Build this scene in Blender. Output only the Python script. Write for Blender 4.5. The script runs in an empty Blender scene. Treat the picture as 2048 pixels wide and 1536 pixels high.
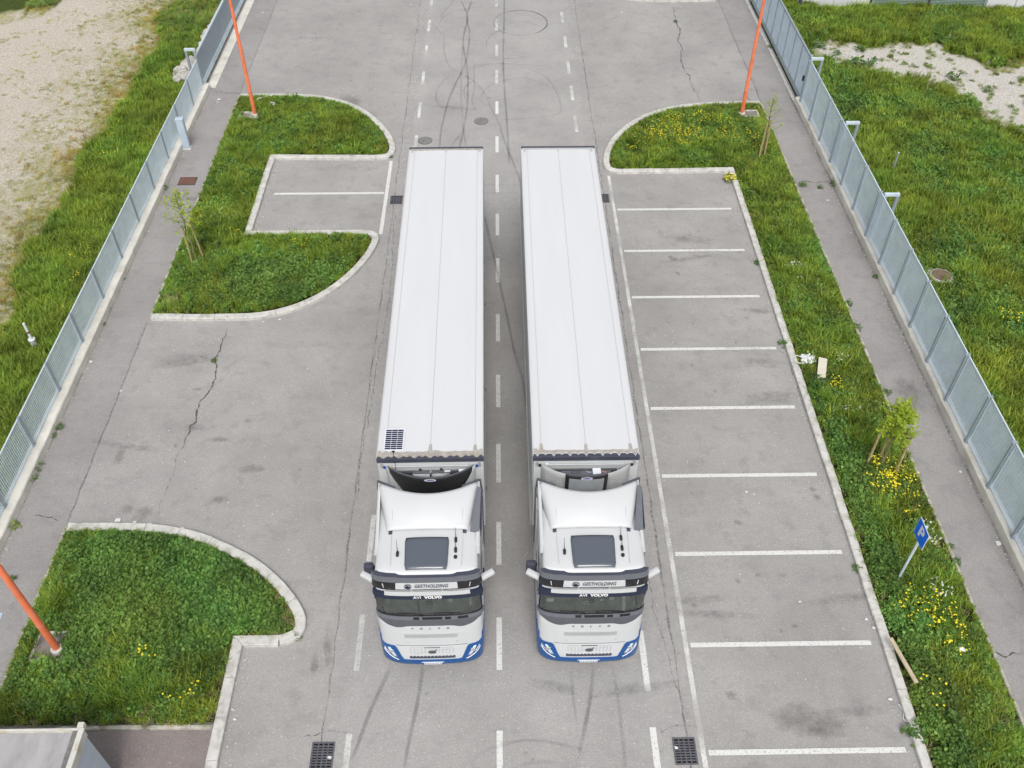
import bpy, bmesh, math, random
import numpy as np
from mathutils import Vector, Matrix, noise
from mathutils.geometry import tessellate_polygon

C = bpy.context.scene.collection
S = bpy.context.scene
R = math.radians
random.seed(11)
rng = np.random.default_rng(7)

# ------------------------------------------------------------------ camera, sky, light, exposure
cam = bpy.data.objects.new('camera', bpy.data.cameras.new('camera'))
C.objects.link(cam)
S.camera = cam
cam.data.sensor_width = 36.0
cam.data.lens = 31.87
cam.data.clip_start = 0.5
cam.data.clip_end = 2000
_r = Vector((0.999879698, -0.0154791645, 0.00099222))
_u = Vector((0.01031325, 0.71124064, 0.70287295))
_f = Vector((0.01158559, 0.70277816, -0.71131472))
cam.matrix_world = Matrix(((_r.x, _u.x, -_f.x, 0), (_r.y, _u.y, -_f.y, 0), (_r.z, _u.z, -_f.z, 21.0), (0, 0, 0, 1)))

w = bpy.data.worlds.new('World')
S.world = w
w.use_nodes = True
wn = w.node_tree.nodes
wl = w.node_tree.links
bg = wn['Background']
sky = wn.new('ShaderNodeTexSky')
sky.sky_type = 'NISHITA'
sky.sun_disc = False
sky.sun_elevation = R(54)
sky.sun_rotation = R(180)
sky.air_density = 1.0
sky.dust_density = 4.0
hs = wn.new('ShaderNodeHueSaturation')
hs.inputs['Saturation'].default_value = 0.22
wl.new(sky.outputs[0], hs.inputs['Color'])
wl.new(hs.outputs[0], bg.inputs[0])
bg.inputs[1].default_value = 0.125
sl = bpy.data.lights.new('sun', 'SUN')
sl.energy = 1.25
sl.angle = R(22)
sl.color = (1.0, 0.97, 0.93)
sun = bpy.data.objects.new('sun', sl)
C.objects.link(sun)
sun.rotation_euler = (R(36), 0, R(3))
S.view_settings.view_transform = 'Standard'
S.view_settings.look = 'None'
S.view_settings.exposure = 0.37
S.view_settings.gamma = 1.0
S.view_settings.use_curve_mapping = False
S.cycles.max_bounces = 6
S.cycles.transparent_max_bounces = 12

# ------------------------------------------------------------------ materials
def new_mat(name):
    m = bpy.data.materials.new(name)
    m.use_nodes = True
    nt = m.node_tree
    return m, nt, nt.nodes['Principled BSDF']

def nd(nt, t, **k):
    n = nt.nodes.new(t)
    for a, b in k.items():
        if a.startswith('_'):
            n.inputs[a[1:].replace('_', ' ')].default_value = b
        else:
            setattr(n, a, b)
    return n

def noise_fac(nt, scale, lo, hi, detail=4.0, rough=0.6, coord='Object', stretch=None):
    tc = nd(nt, 'ShaderNodeTexCoord')
    src = tc.outputs[coord]
    if stretch:
        mp = nd(nt, 'ShaderNodeMapping')
        mp.inputs['Scale'].default_value = stretch
        nt.links.new(src, mp.inputs[0])
        src = mp.outputs[0]
    n = nd(nt, 'ShaderNodeTexNoise')
    n.inputs['Scale'].default_value = scale
    n.inputs['Detail'].default_value = detail
    n.inputs['Roughness'].default_value = rough
    nt.links.new(src, n.inputs['Vector'])
    mr = nd(nt, 'ShaderNodeMapRange')
    mr.inputs[1].default_value = lo
    mr.inputs[2].default_value = hi
    nt.links.new(n.outputs[0], mr.inputs[0])
    return mr.outputs[0]

def mixc(nt, fac, a, b, mode='MIX'):
    m = nd(nt, 'ShaderNodeMix', data_type='RGBA', blend_type=mode)
    for i, v in ((0, fac), (6, a), (7, b)):
        if hasattr(v, 'type') and not isinstance(v, (float, int)):
            nt.links.new(v, m.inputs[i])
        elif i == 0:
            m.inputs[0].default_value = v
        else:
            m.inputs[i].default_value = (*v, 1)
    return m.outputs[2]

def mul(nt, a, b):
    m = nd(nt, 'ShaderNodeMath', operation='MULTIPLY')
    for i, v in ((0, a), (1, b)):
        if isinstance(v, (float, int)):
            m.inputs[i].default_value = v
        else:
            nt.links.new(v, m.inputs[i])
    return m.outputs[0]

def simple(name, col, rough=0.5, metal=0.0, var=0.0, vscale=6.0, spec=0.5, bump=0.0, coat=0.0, dirt=None, dscale=2.0, stretch=None):
    m, nt, b = new_mat(name)
    c = col
    if var:
        f = noise_fac(nt, vscale, 0.3, 0.7, stretch=stretch)
        out = mixc(nt, f, tuple(v * (1 - var) for v in col), tuple(min(1, v * (1 + var)) for v in col))
        if dirt:
            f2 = noise_fac(nt, dscale, 0.5, 0.75, detail=6, stretch=stretch)
            out = mixc(nt, mul(nt, f2, dirt[3]), out, dirt[:3]) if False else mixc(nt, mul(nt, f2, dirt[3]), out, tuple(dirt[:3]))
        nt.links.new(out, b.inputs['Base Color'])
    else:
        b.inputs['Base Color'].default_value = (*col, 1)
    b.inputs['Roughness'].default_value = rough
    b.inputs['Metallic'].default_value = metal
    b.inputs['Specular IOR Level'].default_value = spec
    if coat:
        b.inputs['Coat Weight'].default_value = coat
        b.inputs['Coat Roughness'].default_value = 0.08
    if bump:
        f = noise_fac(nt, vscale * 8, 0, 1)
        bp = nd(nt, 'ShaderNodeBump')
        bp.inputs['Strength'].default_value = bump
        bp.inputs['Distance'].default_value = 0.02
        nt.links.new(f, bp.inputs['Height'])
        nt.links.new(bp.outputs[0], b.inputs['Normal'])
    return m

def asphalt(name, col, tint=(0.0, 0.0, 0.0), blot=0.35, grain=0.5, stretch=None):
    m, nt, b = new_mat(name)
    big = noise_fac(nt, 0.30, 0.32, 0.68, detail=7, rough=0.65, stretch=stretch)
    c = mixc(nt, big, tuple(v * (1 - 0.23) for v in col), tuple(v * 1.12 for v in col))
    mid = noise_fac(nt, 1.7, 0.52, 0.78, detail=6, rough=0.7)
    c = mixc(nt, mul(nt, mid, blot), c, tuple(v * 0.48 for v in col))
    st = noise_fac(nt, 0.8, 0.55, 0.8, detail=8, rough=0.75, stretch=(1, 3.5, 1))
    c = mixc(nt, mul(nt, st, blot * 0.7), c, tuple(v * 1.25 for v in col))
    fine = noise_fac(nt, 17, 0.36, 0.64, detail=4, rough=0.9)
    c = mixc(nt, mul(nt, fine, grain), c, tuple(v * 0.62 for v in col))
    fine2 = noise_fac(nt, 28, 0.60, 0.72, detail=2, rough=0.6)
    c = mixc(nt, mul(nt, fine2, 0.7), c, tuple(min(1, v * 1.7) for v in col))
    gr = noise_fac(nt, 7.5, 0.35, 0.65, detail=4, rough=0.85)
    c = mixc(nt, mul(nt, gr, 0.35), c, tuple(v * 0.72 for v in col))
    dk = noise_fac(nt, 9, 0.66, 0.74, detail=2, rough=0.5)
    c = mixc(nt, mul(nt, dk, 0.25), c, tuple(v * 0.45 for v in col))
    nt.links.new(c, b.inputs['Base Color'])
    b.inputs['Roughness'].default_value = 0.9
    b.inputs['Specular IOR Level'].default_value = 0.25
    bp = nd(nt, 'ShaderNodeBump')
    bp.inputs['Strength'].default_value = 0.5
    bp.inputs['Distance'].default_value = 0.01
    nt.links.new(fine, bp.inputs['Height'])
    nt.links.new(bp.outputs[0], b.inputs['Normal'])
    return m

def alpha_mat(name, col, alpha, rough=0.9, scale=8.0, lo=0.3, hi=0.6, vary=True, edge=1.0):
    """worn paint, rubber marks, stains: a thin film on the asphalt that is partly gone; attribute 'cover' fades it towards its edges"""
    m, nt, b = new_mat(name)
    b.inputs['Base Color'].default_value = (*col, 1)
    b.inputs['Roughness'].default_value = rough
    f = noise_fac(nt, scale, lo, hi, detail=5, rough=0.75)
    f2 = noise_fac(nt, 0.9, 0.3, 0.65, detail=2)
    a = mul(nt, f, alpha)
    if vary:
        mr = nd(nt, 'ShaderNodeMapRange')
        mr.inputs[3].default_value = 0.35
        nt.links.new(f2, mr.inputs[0])
        a = mul(nt, a, mr.outputs[0])
    at = nd(nt, 'ShaderNodeAttribute', attribute_name='cover')
    a = mul(nt, a, at.outputs['Fac'])
    nt.links.new(a, b.inputs['Alpha'])
    return m

M = {}
M['apron'] = asphalt('bay_asphalt', (0.405, 0.39, 0.379), blot=0.75)
M['road'] = asphalt('road_asphalt', (0.415, 0.402, 0.392), blot=0.4, grain=0.45)
M['walk'] = asphalt('pavement_asphalt', (0.37, 0.352, 0.346), blot=0.8, grain=0.5)
M['patch'] = asphalt('brown_asphalt', (0.30, 0.26, 0.245), blot=0.7)
M['paint'] = alpha_mat('white_road_paint', (0.66, 0.66, 0.64), 1.15, scale=18, lo=0.24, hi=0.5, vary=False)
M['paint_old'] = alpha_mat('worn_road_paint', (0.66, 0.66, 0.63), 1.0, scale=16, lo=0.14, hi=0.5)
M['rubber'] = alpha_mat('tyre_rubber_mark', (0.06, 0.06, 0.065), 0.37, scale=30, lo=0.2, hi=0.6)
M['rubber_faint'] = alpha_mat('faint_rubber_mark', (0.09, 0.09, 0.095), 0.26, scale=25, lo=0.25, hi=0.65)
M['crack'] = simple('crack_dirt', (0.09, 0.085, 0.08), 0.95, var=0.3, vscale=20)
M['seam'] = alpha_mat('asphalt_seam', (0.09, 0.085, 0.08), 0.55, scale=9, lo=0.38, hi=0.6)
M['seam_pale'] = alpha_mat('pale_asphalt_edge', (0.5, 0.48, 0.47), 0.5, scale=3, lo=0.35, hi=0.7)
M['oil'] = alpha_mat('oil_stain', (0.07, 0.065, 0.055), 0.42, scale=4.0, lo=0.25, hi=0.75, vary=False)
M['scuff'] = alpha_mat('grey_scuff', (0.12, 0.115, 0.11), 0.38, scale=5.0, lo=0.35, hi=0.7, vary=False)
M['pale_stain'] = alpha_mat('pale_stain', (0.5, 0.49, 0.48), 0.45, scale=3.0, lo=0.3, hi=0.7, vary=False)
M['kerb'] = simple('kerb_concrete', (0.56, 0.55, 0.52), 0.9, var=0.16, vscale=3, bump=0.4, dirt=(0.2, 0.17, 0.13, 0.6), dscale=5)
M['thinkerb'] = simple('edging_concrete', (0.46, 0.44, 0.38), 0.9, var=0.3, vscale=5, bump=0.4, dirt=(0.10, 0.10, 0.04, 0.9), dscale=3)
M['wall'] = simple('cast_concrete', (0.68, 0.66, 0.60), 0.9, var=0.13, vscale=1.2, bump=0.4, dirt=(0.42, 0.37, 0.27, 0.5), dscale=1.6)
M['galv'] = simple('galvanised_steel', (0.36, 0.42, 0.47), 0.45, metal=0.35, var=0.10, vscale=3)
M['galv_l'] = simple('galvanised_slats', (0.66, 0.76, 0.84), 0.42, metal=0.25, var=0.08, vscale=2)
M['sheet'] = simple('grey_blue_sheet', (0.30, 0.37, 0.42), 0.5, metal=0.2, var=0.07, vscale=1.0)
M['cabinet'] = simple('pale_blue_enamel', (0.46, 0.54, 0.62), 0.35, var=0.05, vscale=2)
M['orange'] = simple('coral_orange_paint', (0.80, 0.20, 0.09), 0.5, var=0.12, vscale=2.5, dirt=(0.80, 0.36, 0.25, 0.7), dscale=1.2)
M['soil'] = simple('soil', (0.03, 0.035, 0.012), 1.0, var=0.5, vscale=2.5, spec=0.1)
M['rust'] = simple('rusty_iron', (0.15, 0.075, 0.055), 0.85, var=0.2, vscale=9, bump=0.3)
M['iron'] = simple('cast_iron', (0.075, 0.072, 0.078), 0.6, metal=0.3, var=0.2, vscale=12)
M['grateiron'] = simple('plastic_coated_iron', (0.12, 0.12, 0.135), 0.5, metal=0.2, var=0.2, vscale=12)
M['ironpale'] = simple('dusty_cast_iron', (0.30, 0.29, 0.285), 0.8, metal=0.1, var=0.25, vscale=14)
M['black'] = simple('dark_void', (0.006, 0.006, 0.008), 0.9)
M['truckwhite'] = simple('white_truck_paint', (0.555, 0.57, 0.58), 0.32, var=0.02, vscale=1.2, coat=0.2)
M['roofwhite'] = simple('white_roof_skin', (0.62, 0.63, 0.648), 0.5, var=0.022, vscale=0.5, stretch=(3, 0.35, 1))
M['sidewhite'] = simple('white_side_panel', (0.57, 0.59, 0.59), 0.45, var=0.03, vscale=1.0)
M['dirtedge'] = simple('brown_roof_dirt', (0.37, 0.345, 0.31), 0.9, var=0.22, vscale=7)
M['navy'] = simple('dark_blue_grey_plastic', (0.055, 0.06, 0.085), 0.4, var=0.1)
M['blk'] = simple('gloss_black', (0.008, 0.008, 0.011), 0.12, coat=0.5)
M['satin'] = simple('satin_black_plastic', (0.018, 0.018, 0.02), 0.5, var=0.15)
M['cowl'] = simple('dark_grey_cowl', (0.085, 0.09, 0.105), 0.32, var=0.06, coat=0.2)
M['cowl2'] = simple('mid_grey_cowl', (0.13, 0.14, 0.16), 0.3, var=0.06, coat=0.25)
M['blue'] = simple('blue_truck_paint', (0.004, 0.075, 0.26), 0.35, coat=0.15, var=0.03)
M['chrome'] = simple('bright_metal', (0.7, 0.72, 0.74), 0.3, metal=0.7)
M['lamp'] = simple('clear_lamp_cover', (0.55, 0.60, 0.66), 0.12, coat=0.6)
M['silver'] = simple('silver_grey_panel', (0.47, 0.48, 0.48), 0.45, metal=0.1, var=0.04)
M['frost'] = simple('grey_mesh', (0.33, 0.36, 0.38), 0.5, metal=0.2)
M['tyre'] = simple('tyre_rubber', (0.02, 0.02, 0.021), 0.8, var=0.2)
M['rim'] = simple('wheel_rim', (0.4, 0.41, 0.42), 0.4, metal=0.6)
M['chassis'] = simple('dark_chassis', (0.03, 0.03, 0.034), 0.6)
M['text_w'] = simple('white_lettering', (0.8, 0.8, 0.8), 0.5)
M['text_n'] = simple('navy_lettering', (0.015, 0.022, 0.05), 0.5)
M['text_b'] = simple('blue_lettering', (0.02, 0.06, 0.35), 0.5)
M['badge'] = simple('white_badge', (0.72, 0.74, 0.8), 0.4)
M['seatfab'] = simple('grey_green_trim', (0.38, 0.44, 0.40), 0.8)
M['dash'] = simple('dashboard', (0.24, 0.285, 0.26), 0.7, var=0.2)
M['solar'] = simple('solar_cell', (0.012, 0.018, 0.05), 0.15, coat=0.6)
M['signblue'] = simple('sign_blue', (0.0, 0.16, 0.78), 0.6, spec=0.15)
M['signwhite'] = simple('sign_white', (0.7, 0.72, 0.78), 0.4)
M['wood'] = simple('stake_wood', (0.38, 0.30, 0.16), 0.85, var=0.25, vscale=9)
M['bark'] = simple('sapling_bark', (0.20, 0.17, 0.11), 0.9, var=0.25, vscale=12)
M['plank'] = simple('pale_timber', (0.46, 0.39, 0.27), 0.8, var=0.15, vscale=6)
M['litter'] = simple('white_plastic_film', (0.66, 0.68, 0.68), 0.5, var=0.06)
M['card'] = simple('beige_board', (0.55, 0.53, 0.43), 0.8, var=0.06)
M['tie'] = simple('dark_green_tie', (0.02, 0.06, 0.06), 0.6)
M['stone'] = simple('grey_rubble', (0.45, 0.43, 0.40), 0.95, var=0.25, vscale=6, bump=0.6)
M['kiosk_w'] = simple('kiosk_render', (0.44, 0.49, 0.56), 0.7, var=0.06, vscale=2)
M['bitumen'] = simple('aluminised_roofing', (0.36, 0.35, 0.355), 0.6, var=0.12, vscale=1.6, dirt=(0.2, 0.19, 0.19, 0.6), dscale=2.2, stretch=(2.5, 0.8, 1))
M['flash'] = simple('grey_flashing', (0.17, 0.165, 0.16), 0.7, var=0.25, vscale=7)
M['cap'] = simple('white_parapet_cap', (0.56, 0.55, 0.51), 0.7, var=0.1, vscale=4, dirt=(0.36, 0.26, 0.07, 0.7), dscale=3.5)
M['bwall'] = simple('white_precast_wall', (0.60, 0.61, 0.63), 0.8, var=0.08, vscale=0.8)
M['greenbar'] = simple('green_grey_gate_bar', (0.22, 0.30, 0.26), 0.5, var=0.1)
M['pvc'] = simple('grey_pvc', (0.40, 0.41, 0.47), 0.5, var=0.08)

def glass_mat(name, tint, gloss=0.12):
    m = bpy.data.materials.new(name)
    m.use_nodes = True
    nt = m.node_tree
    nt.nodes.clear()
    o = nd(nt, 'ShaderNodeOutputMaterial')
    t = nd(nt, 'ShaderNodeBsdfTransparent')
    t.inputs[0].default_value = (*tint, 1)
    g = nd(nt, 'ShaderNodeBsdfGlossy')
    g.inputs['Roughness'].default_value = 0.03
    g.inputs[0].default_value = (0.9, 0.95, 0.95, 1)
    fr = nd(nt, 'ShaderNodeFresnel')
    fr.inputs[0].default_value = 1.5
    mx = nd(nt, 'ShaderNodeMixShader')
    ad = nd(nt, 'ShaderNodeMath', operation='ADD')
    ad.inputs[1].default_value = gloss - 0.04
    nt.links.new(fr.outputs[0], ad.inputs[0])
    nt.links.new(ad.outputs[0], mx.inputs[0])
    nt.links.new(t.outputs[0], mx.inputs[1])
    nt.links.new(g.outputs[0], mx.inputs[2])
    nt.links.new(mx.outputs[0], o.inputs[0])
    return m
M['screen'] = glass_mat('windscreen_glass', (0.78, 0.86, 0.81), 0.17)
M['sunglass'] = simple('tinted_roof_glass', (0.10, 0.115, 0.14), 0.12, spec=0.5)
M['sideglass'] = simple('dark_side_glass', (0.01, 0.013, 0.014), 0.08, coat=0.6)

def foliage(name, a, b, translucent=0.25):
    """leaf colour: own random shade per clump (instance attribute 'tint'), darker to paler along the noise"""
    m, nt, bs = new_mat(name)
    at = nd(nt, 'ShaderNodeAttribute', attribute_name='tint', attribute_type='INSTANCER')
    oi = nd(nt, 'ShaderNodeObjectInfo')
    g = nd(nt, 'ShaderNodeNewGeometry')
    f = noise_fac(nt, 7.0, 0.3, 0.7, coord='Object')
    c = mixc(nt, g.outputs['Random Per Island'], a, b)
    c2 = mixc(nt, 1.0, c, at.outputs['Color'], 'MULTIPLY')
    nt.links.new(c2, bs.inputs['Base Color'])
    bs.inputs['Roughness'].default_value = 0.6
    bs.inputs['Specular IOR Level'].default_value = 0.3
    bs.inputs['Transmission Weight'].default_value = 0.0
    o = nt.nodes['Material Output']
    tr = nd(nt, 'ShaderNodeBsdfTranslucent')
    nt.links.new(c2, tr.inputs[0])
    mx = nd(nt, 'ShaderNodeMixShader')
    mx.inputs[0].default_value = translucent
    nt.links.new(bs.outputs[0], mx.inputs[1])
    nt.links.new(tr.outputs[0], mx.inputs[2])
    nt.links.new(mx.outputs[0], o.inputs[0])
    return m
M['grass'] = foliage('grass_blades', (0.085, 0.175, 0.016), (0.33, 0.43, 0.075), 0.25)
M['weed'] = foliage('broad_weed_leaves', (0.05, 0.135, 0.02), (0.25, 0.37, 0.10), 0.22)
M['straw'] = foliage('dry_grass', (0.30, 0.27, 0.11), (0.42, 0.38, 0.20), 0.2)
M['yellow'] = simple('yellow_petals', (0.88, 0.74, 0.03), 0.6)
M['white'] = simple('white_petals', (0.8, 0.8, 0.78), 0.6)

def plainleaf(name, a, b):
    m, nt, bs = new_mat(name)
    g = nd(nt, 'ShaderNodeNewGeometry')
    c = mixc(nt, g.outputs['Random Per Island'], a, b)
    nt.links.new(c, bs.inputs['Base Color'])
    bs.inputs['Roughness'].default_value = 0.6
    tr = nd(nt, 'ShaderNodeBsdfTranslucent')
    nt.links.new(c, tr.inputs[0])
    mx = nd(nt, 'ShaderNodeMixShader')
    mx.inputs[0].default_value = 0.35
    nt.links.new(bs.outputs[0], mx.inputs[1])
    nt.links.new(tr.outputs[0], mx.inputs[2])
    nt.links.new(mx.outputs[0], nt.nodes['Material Output'].inputs[0])
    return m
M['leaf'] = plainleaf('young_yellow_green_leaves', (0.24, 0.36, 0.02), (0.45, 0.55, 0.05))
M['leaf2'] = plainleaf('pale_green_leaves', (0.20, 0.30, 0.05), (0.33, 0.42, 0.10))
M['weedleaf'] = plainleaf('crack_weed_leaves', (0.06, 0.15, 0.02), (0.14, 0.26, 0.05))

# ------------------------------------------------------------------ mesh helpers
class MB:
    def __init__(s):
        s.v, s.f, s.m = [], [], []
        s.xf = None
    def add(s, vs, fs, mi=0):
        o = len(s.v)
        if s.xf is not None:
            vs = [tuple(s.xf @ Vector(p)) for p in vs]
        s.v += [tuple(p) for p in vs]
        s.f += [tuple(i + o for i in f) for f in fs]
        s.m += [mi] * len(fs)
        return s
    def box(s, x0, x1, y0, y1, z0, z1, mi=0):
        v = [(x0, y0, z0), (x1, y0, z0), (x1, y1, z0), (x0, y1, z0), (x0, y0, z1), (x1, y0, z1), (x1, y1, z1), (x0, y1, z1)]
        return s.add(v, [(0, 3, 2, 1), (4, 5, 6, 7), (0, 1, 5, 4), (1, 2, 6, 5), (2, 3, 7, 6), (3, 0, 4, 7)], mi)
    def beam(s, a, b, wx, wz, mi=0, up=(0, 0, 1)):
        a, b = Vector(a), Vector(b)
        d = (b - a).normalized()
        u = Vector(up)
        if abs(d.dot(u)) > 0.95:
            u = Vector((1, 0, 0)) if abs(d.x) < 0.9 else Vector((0, 1, 0))
        x = d.cross(u).normalized() * wx / 2
        z = x.cross(d).normalized() * wz / 2
        v = [a - x - z, a + x - z, a + x + z, a - x + z, b - x - z, b + x - z, b + x + z, b - x + z]
        return s.add(v, [(0, 3, 2, 1), (4, 5, 6, 7), (0, 1, 5, 4), (1, 2, 6, 5), (2, 3, 7, 6), (3, 0, 4, 7)], mi)
    def tube(s, pts, rad, n=8, mi=0, caps=True):
        pts = [Vector(p) for p in pts]
        if not hasattr(rad, '__len__'):
            rad = [rad] * len(pts)
        vs, fs = [], []
        for i, p in enumerate(pts):
            d = (pts[min(i + 1, len(pts) - 1)] - pts[max(i - 1, 0)]).normalized()
            u = Vector((0, 0, 1)) if abs(d.z) < 0.9 else Vector((1, 0, 0))
            a = d.cross(u).normalized()
            b = a.cross(d).normalized()
            for k in range(n):
                t = 2 * math.pi * k / n
                vs.append(p + (a * math.cos(t) + b * math.sin(t)) * rad[i])
        for i in range(len(pts) - 1):
            for k in range(n):
                j = (k + 1) % n
                fs.append((i * n + k, i * n + j, (i + 1) * n + j, (i + 1) * n + k))
        if caps:
            fs.append(tuple(range(n)))
            fs.append(tuple((len(pts) - 1) * n + k for k in reversed(range(n))))
        return s.add(vs, fs, mi)
    def prism(s, poly, z0, z1, mi=0, zf=None):
        n = len(poly)
        tri = tessellate_polygon([[Vector((p[0], p[1], 0)) for p in poly]])
        vs = [(p[0], p[1], z0) for p in poly] + [(p[0], p[1], z1) for p in poly]
        fs = []
        for t in tri:
            fs.append(tuple(i + n for i in t))
            fs.append(tuple(reversed(t)))
        for i in range(n):
            j = (i + 1) % n
            fs.append((i, j, j + n, i + n))
        return s.add(vs, fs, mi)
    def sheet(s, poly, z, mi=0):
        tri = tessellate_polygon([[Vector((p[0], p[1], 0)) for p in poly]])
        out = []
        for t in tri:
            a, b, c = (Vector((*poly[i], 0)) for i in t)
            out.append(t if (b - a).cross(c - a).z > 0 else tuple(reversed(t)))
        return s.add([(p[0], p[1], z) for p in poly], out, mi)
    def grid(s, rows, mi=0, closed=False):
        n = len(rows[0])
        vs = [p for r in rows for p in r]
        fs = []
        for i in range(len(rows) - 1):
            for k in range(n if closed else n - 1):
                j = (k + 1) % n
                fs.append((i * n + k, i * n + j, (i + 1) * n + j, (i + 1) * n + k))
        return s.add(vs, fs, mi)
    def mesh(s, name, mats, smooth=False, bevel=0, fixn=True):
        me = bpy.data.meshes.new(name)
        me.from_pydata(s.v, [], s.f)
        if not isinstance(mats, (list, tuple)):
            mats = [mats]
        for m in mats:
            me.materials.append(m)
        me.polygons.foreach_set('material_index', s.m)
        if fixn or bevel:
            bm = bmesh.new()
            bm.from_mesh(me)
            if fixn:
                bmesh.ops.recalc_face_normals(bm, faces=bm.faces)
            if bevel:
                es = [e for e in bm.edges if len(e.link_faces) == 2 and e.calc_face_angle(0) > 0.6]
                bmesh.ops.bevel(bm, geom=es, offset=bevel, segments=2, affect='EDGES', profile=0.5, clamp_overlap=True)
            bm.to_mesh(me)
            bm.free()
        if smooth:
            me.polygons.foreach_set('use_smooth', [True] * len(me.polygons))
            if smooth != 'all':
                me.set_sharp_from_angle(angle=R(38))
        me.update()
        return me
    def build(s, name, mats, parent=None, smooth=False, bevel=0, loc=None, fixn=True, kind=None, label=None):
        o = bpy.data.objects.new(name, s.mesh(name, mats, smooth, bevel, fixn))
        C.objects.link(o)
        if parent is not None:
            o.parent = parent
        if loc is not None:
            o.location = loc
        if kind:
            o['kind'] = kind
        if label:
            o['label'] = label
        return o

def empty(name, loc, rz=0.0, label=None, cat=None, group=None):
    o = bpy.data.objects.new(name, None)
    o.empty_display_size = 0.2
    C.objects.link(o)
    o.location = loc
    o.rotation_euler = (0, 0, rz)
    tag(o, label, cat, group)
    return o

def tag(o, label=None, cat=None, group=None, kind=None):
    if label:
        o['label'] = label
    if cat:
        o['category'] = cat
    if group:
        o['group'] = group
    if kind:
        o['kind'] = kind
    return o

def smooth_path(pts, step=0.25, rounds=2):
    p = [Vector((a[0], a[1], 0)) for a in pts]
    out = [p[0]]
    for i in range(len(p) - 1):
        p0, p1, p2, p3 = p[max(i - 1, 0)], p[i], p[i + 1], p[min(i + 2, len(p) - 1)]
        n = max(1, int((p2 - p1).length / step))
        for k in range(1, n + 1):
            t = k / n
            out.append(0.5 * ((2 * p1) + (p2 - p0) * t + (2 * p0 - 5 * p1 + 4 * p2 - p3) * t * t + (3 * p1 - 3 * p2 + p3 - p0) * t ** 3))
    return [(q.x, q.y) for q in out]

def ribbon(name, pts, width, z, mat, parent, wob=0.0, fade=True, seed=0, soft=True, taper=False):
    """a thin strip lying on the asphalt, with a cover attribute falling to 0 at its edges and ends"""
    rr = random.Random(seed)
    n = len(pts)
    vs, fs, cov = [], [], []
    for i, p in enumerate(pts):
        a = Vector((*pts[max(i - 1, 0)], 0))
        b = Vector((*pts[min(i + 1, n - 1)], 0))
        d = (b - a).normalized()
        nn = Vector((-d.y, d.x, 0))
        ww = width * (1 + (rr.uniform(-1, 1) * wob if wob else 0))
        if taper:
            ww *= min(1, 0.35 + 3 * min(i, n - 1 - i) / max(1, n))
        c = Vector((*p, z))
        e = 1.0
        if fade:
            e = min(1.0, min(i, n - 1 - i) / 2.0)
        for s_, cc in ((-0.5, 0.0 if soft else 1.0), (-0.25, 1.0), (0.25, 1.0), (0.5, 0.0 if soft else 1.0)):
            vs.append(c + nn * ww * s_)
            cov.append(cc * e)
    for i in range(n - 1):
        for k in range(3):
            fs.append((i * 4 + k, i * 4 + k + 1, i * 4 + k + 5, i * 4 + k + 4))
    mb = MB()
    mb.add(vs, fs)
    o = mb.build(name, mat, parent, fixn=False)
    at = o.data.attributes.new('cover', 'FLOAT', 'POINT')
    at.data.foreach_set('value', cov)
    for pl in o.data.polygons:
        if pl.normal.z < 0:
            pl.flip()
    return o

def blot(name, x, y, rx, ry, z, mat, parent, seed=0, rot=0.0, n=22):
    rr = random.Random(seed)
    vs, fs, cov = [(x, y, z)], [], [1.0]
    amp = [1 + rr.uniform(-0.22, 0.22) for _ in range(n)]
    for ri, (q, cv) in enumerate(((0.45, 0.85), (0.75, 0.45), (1.0, 0.0))):
        for k in range(n):
            t = 2 * math.pi * k / n
            a = rx * q * amp[k] * math.cos(t)
            b = ry * q * amp[k] * math.sin(t)
            vs.append((x + a * math.cos(rot) - b * math.sin(rot), y + a * math.sin(rot) + b * math.cos(rot), z))
            cov.append(cv)
    for k in range(n):
        j = (k + 1) % n
        fs.append((0, 1 + k, 1 + j))
        for q in (0, 1):
            fs.append((1 + q * n + k, 1 + (q + 1) * n + k, 1 + (q + 1) * n + j, 1 + q * n + j))
    o = MB().add(vs, fs).build(name, mat, parent, fixn=False)
    at = o.data.attributes.new('cover', 'FLOAT', 'POINT')
    at.data.foreach_set('value', cov)
    return o

def text_mesh(txt, size, shear=0.0, spacing=1.0, bold=0.0, align='CENTER'):
    cu = bpy.data.curves.new('t', 'FONT')
    cu.body = txt
    cu.size = size
    cu.shear = shear
    cu.space_character = spacing
    cu.offset = bold
    cu.align_x = align
    cu.align_y = 'CENTER'
    cu.resolution_u = 3
    o = bpy.data.objects.new('t', cu)
    me = bpy.data.meshes.new_from_object(o)
    vs = [tuple(v.co) for v in me.vertices]
    fs = [tuple(p.vertices) for p in me.polygons]
    bpy.data.objects.remove(o)
    bpy.data.meshes.remove(me)
    return vs, fs

def struct(o):
    o['kind'] = 'structure'
    return o

# ------------------------------------------------------------------ ground
base = struct(MB().sheet([(-400, -300), (400, -300), (400, 700), (-400, 700)], -0.25).build('far_ground', M['soil']))
lot = struct(MB().sheet([(-14.2, -12), (14.1, -12), (14.1, 95), (-14.2, 95)], 0.0).build('parking_apron', M['apron']))
road = struct(MB().sheet([(-4.27, -12), (4.25, -12), (4.25, 95), (-4.27, 95)], 0.004).build('road', M['road']))
pvl = struct(MB().sheet([(-14.0, -12), (-12.31, -12), (-12.31, 95), (-14.0, 95)], 0.004).build('pavement', M['walk']))
pvr = struct(MB().sheet([(12.33, -12), (14.0, -12), (14.0, 95), (12.33, 95)], 0.004).build('pavement', M['walk']))
MB().sheet([(-9.92, 9.37), (-6.9, 9.35), (-6.9, 5), (-12.2, 5), (-12.2, 9.35)], 0.006).build('brown_patch', M['patch'], lot)

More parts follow.
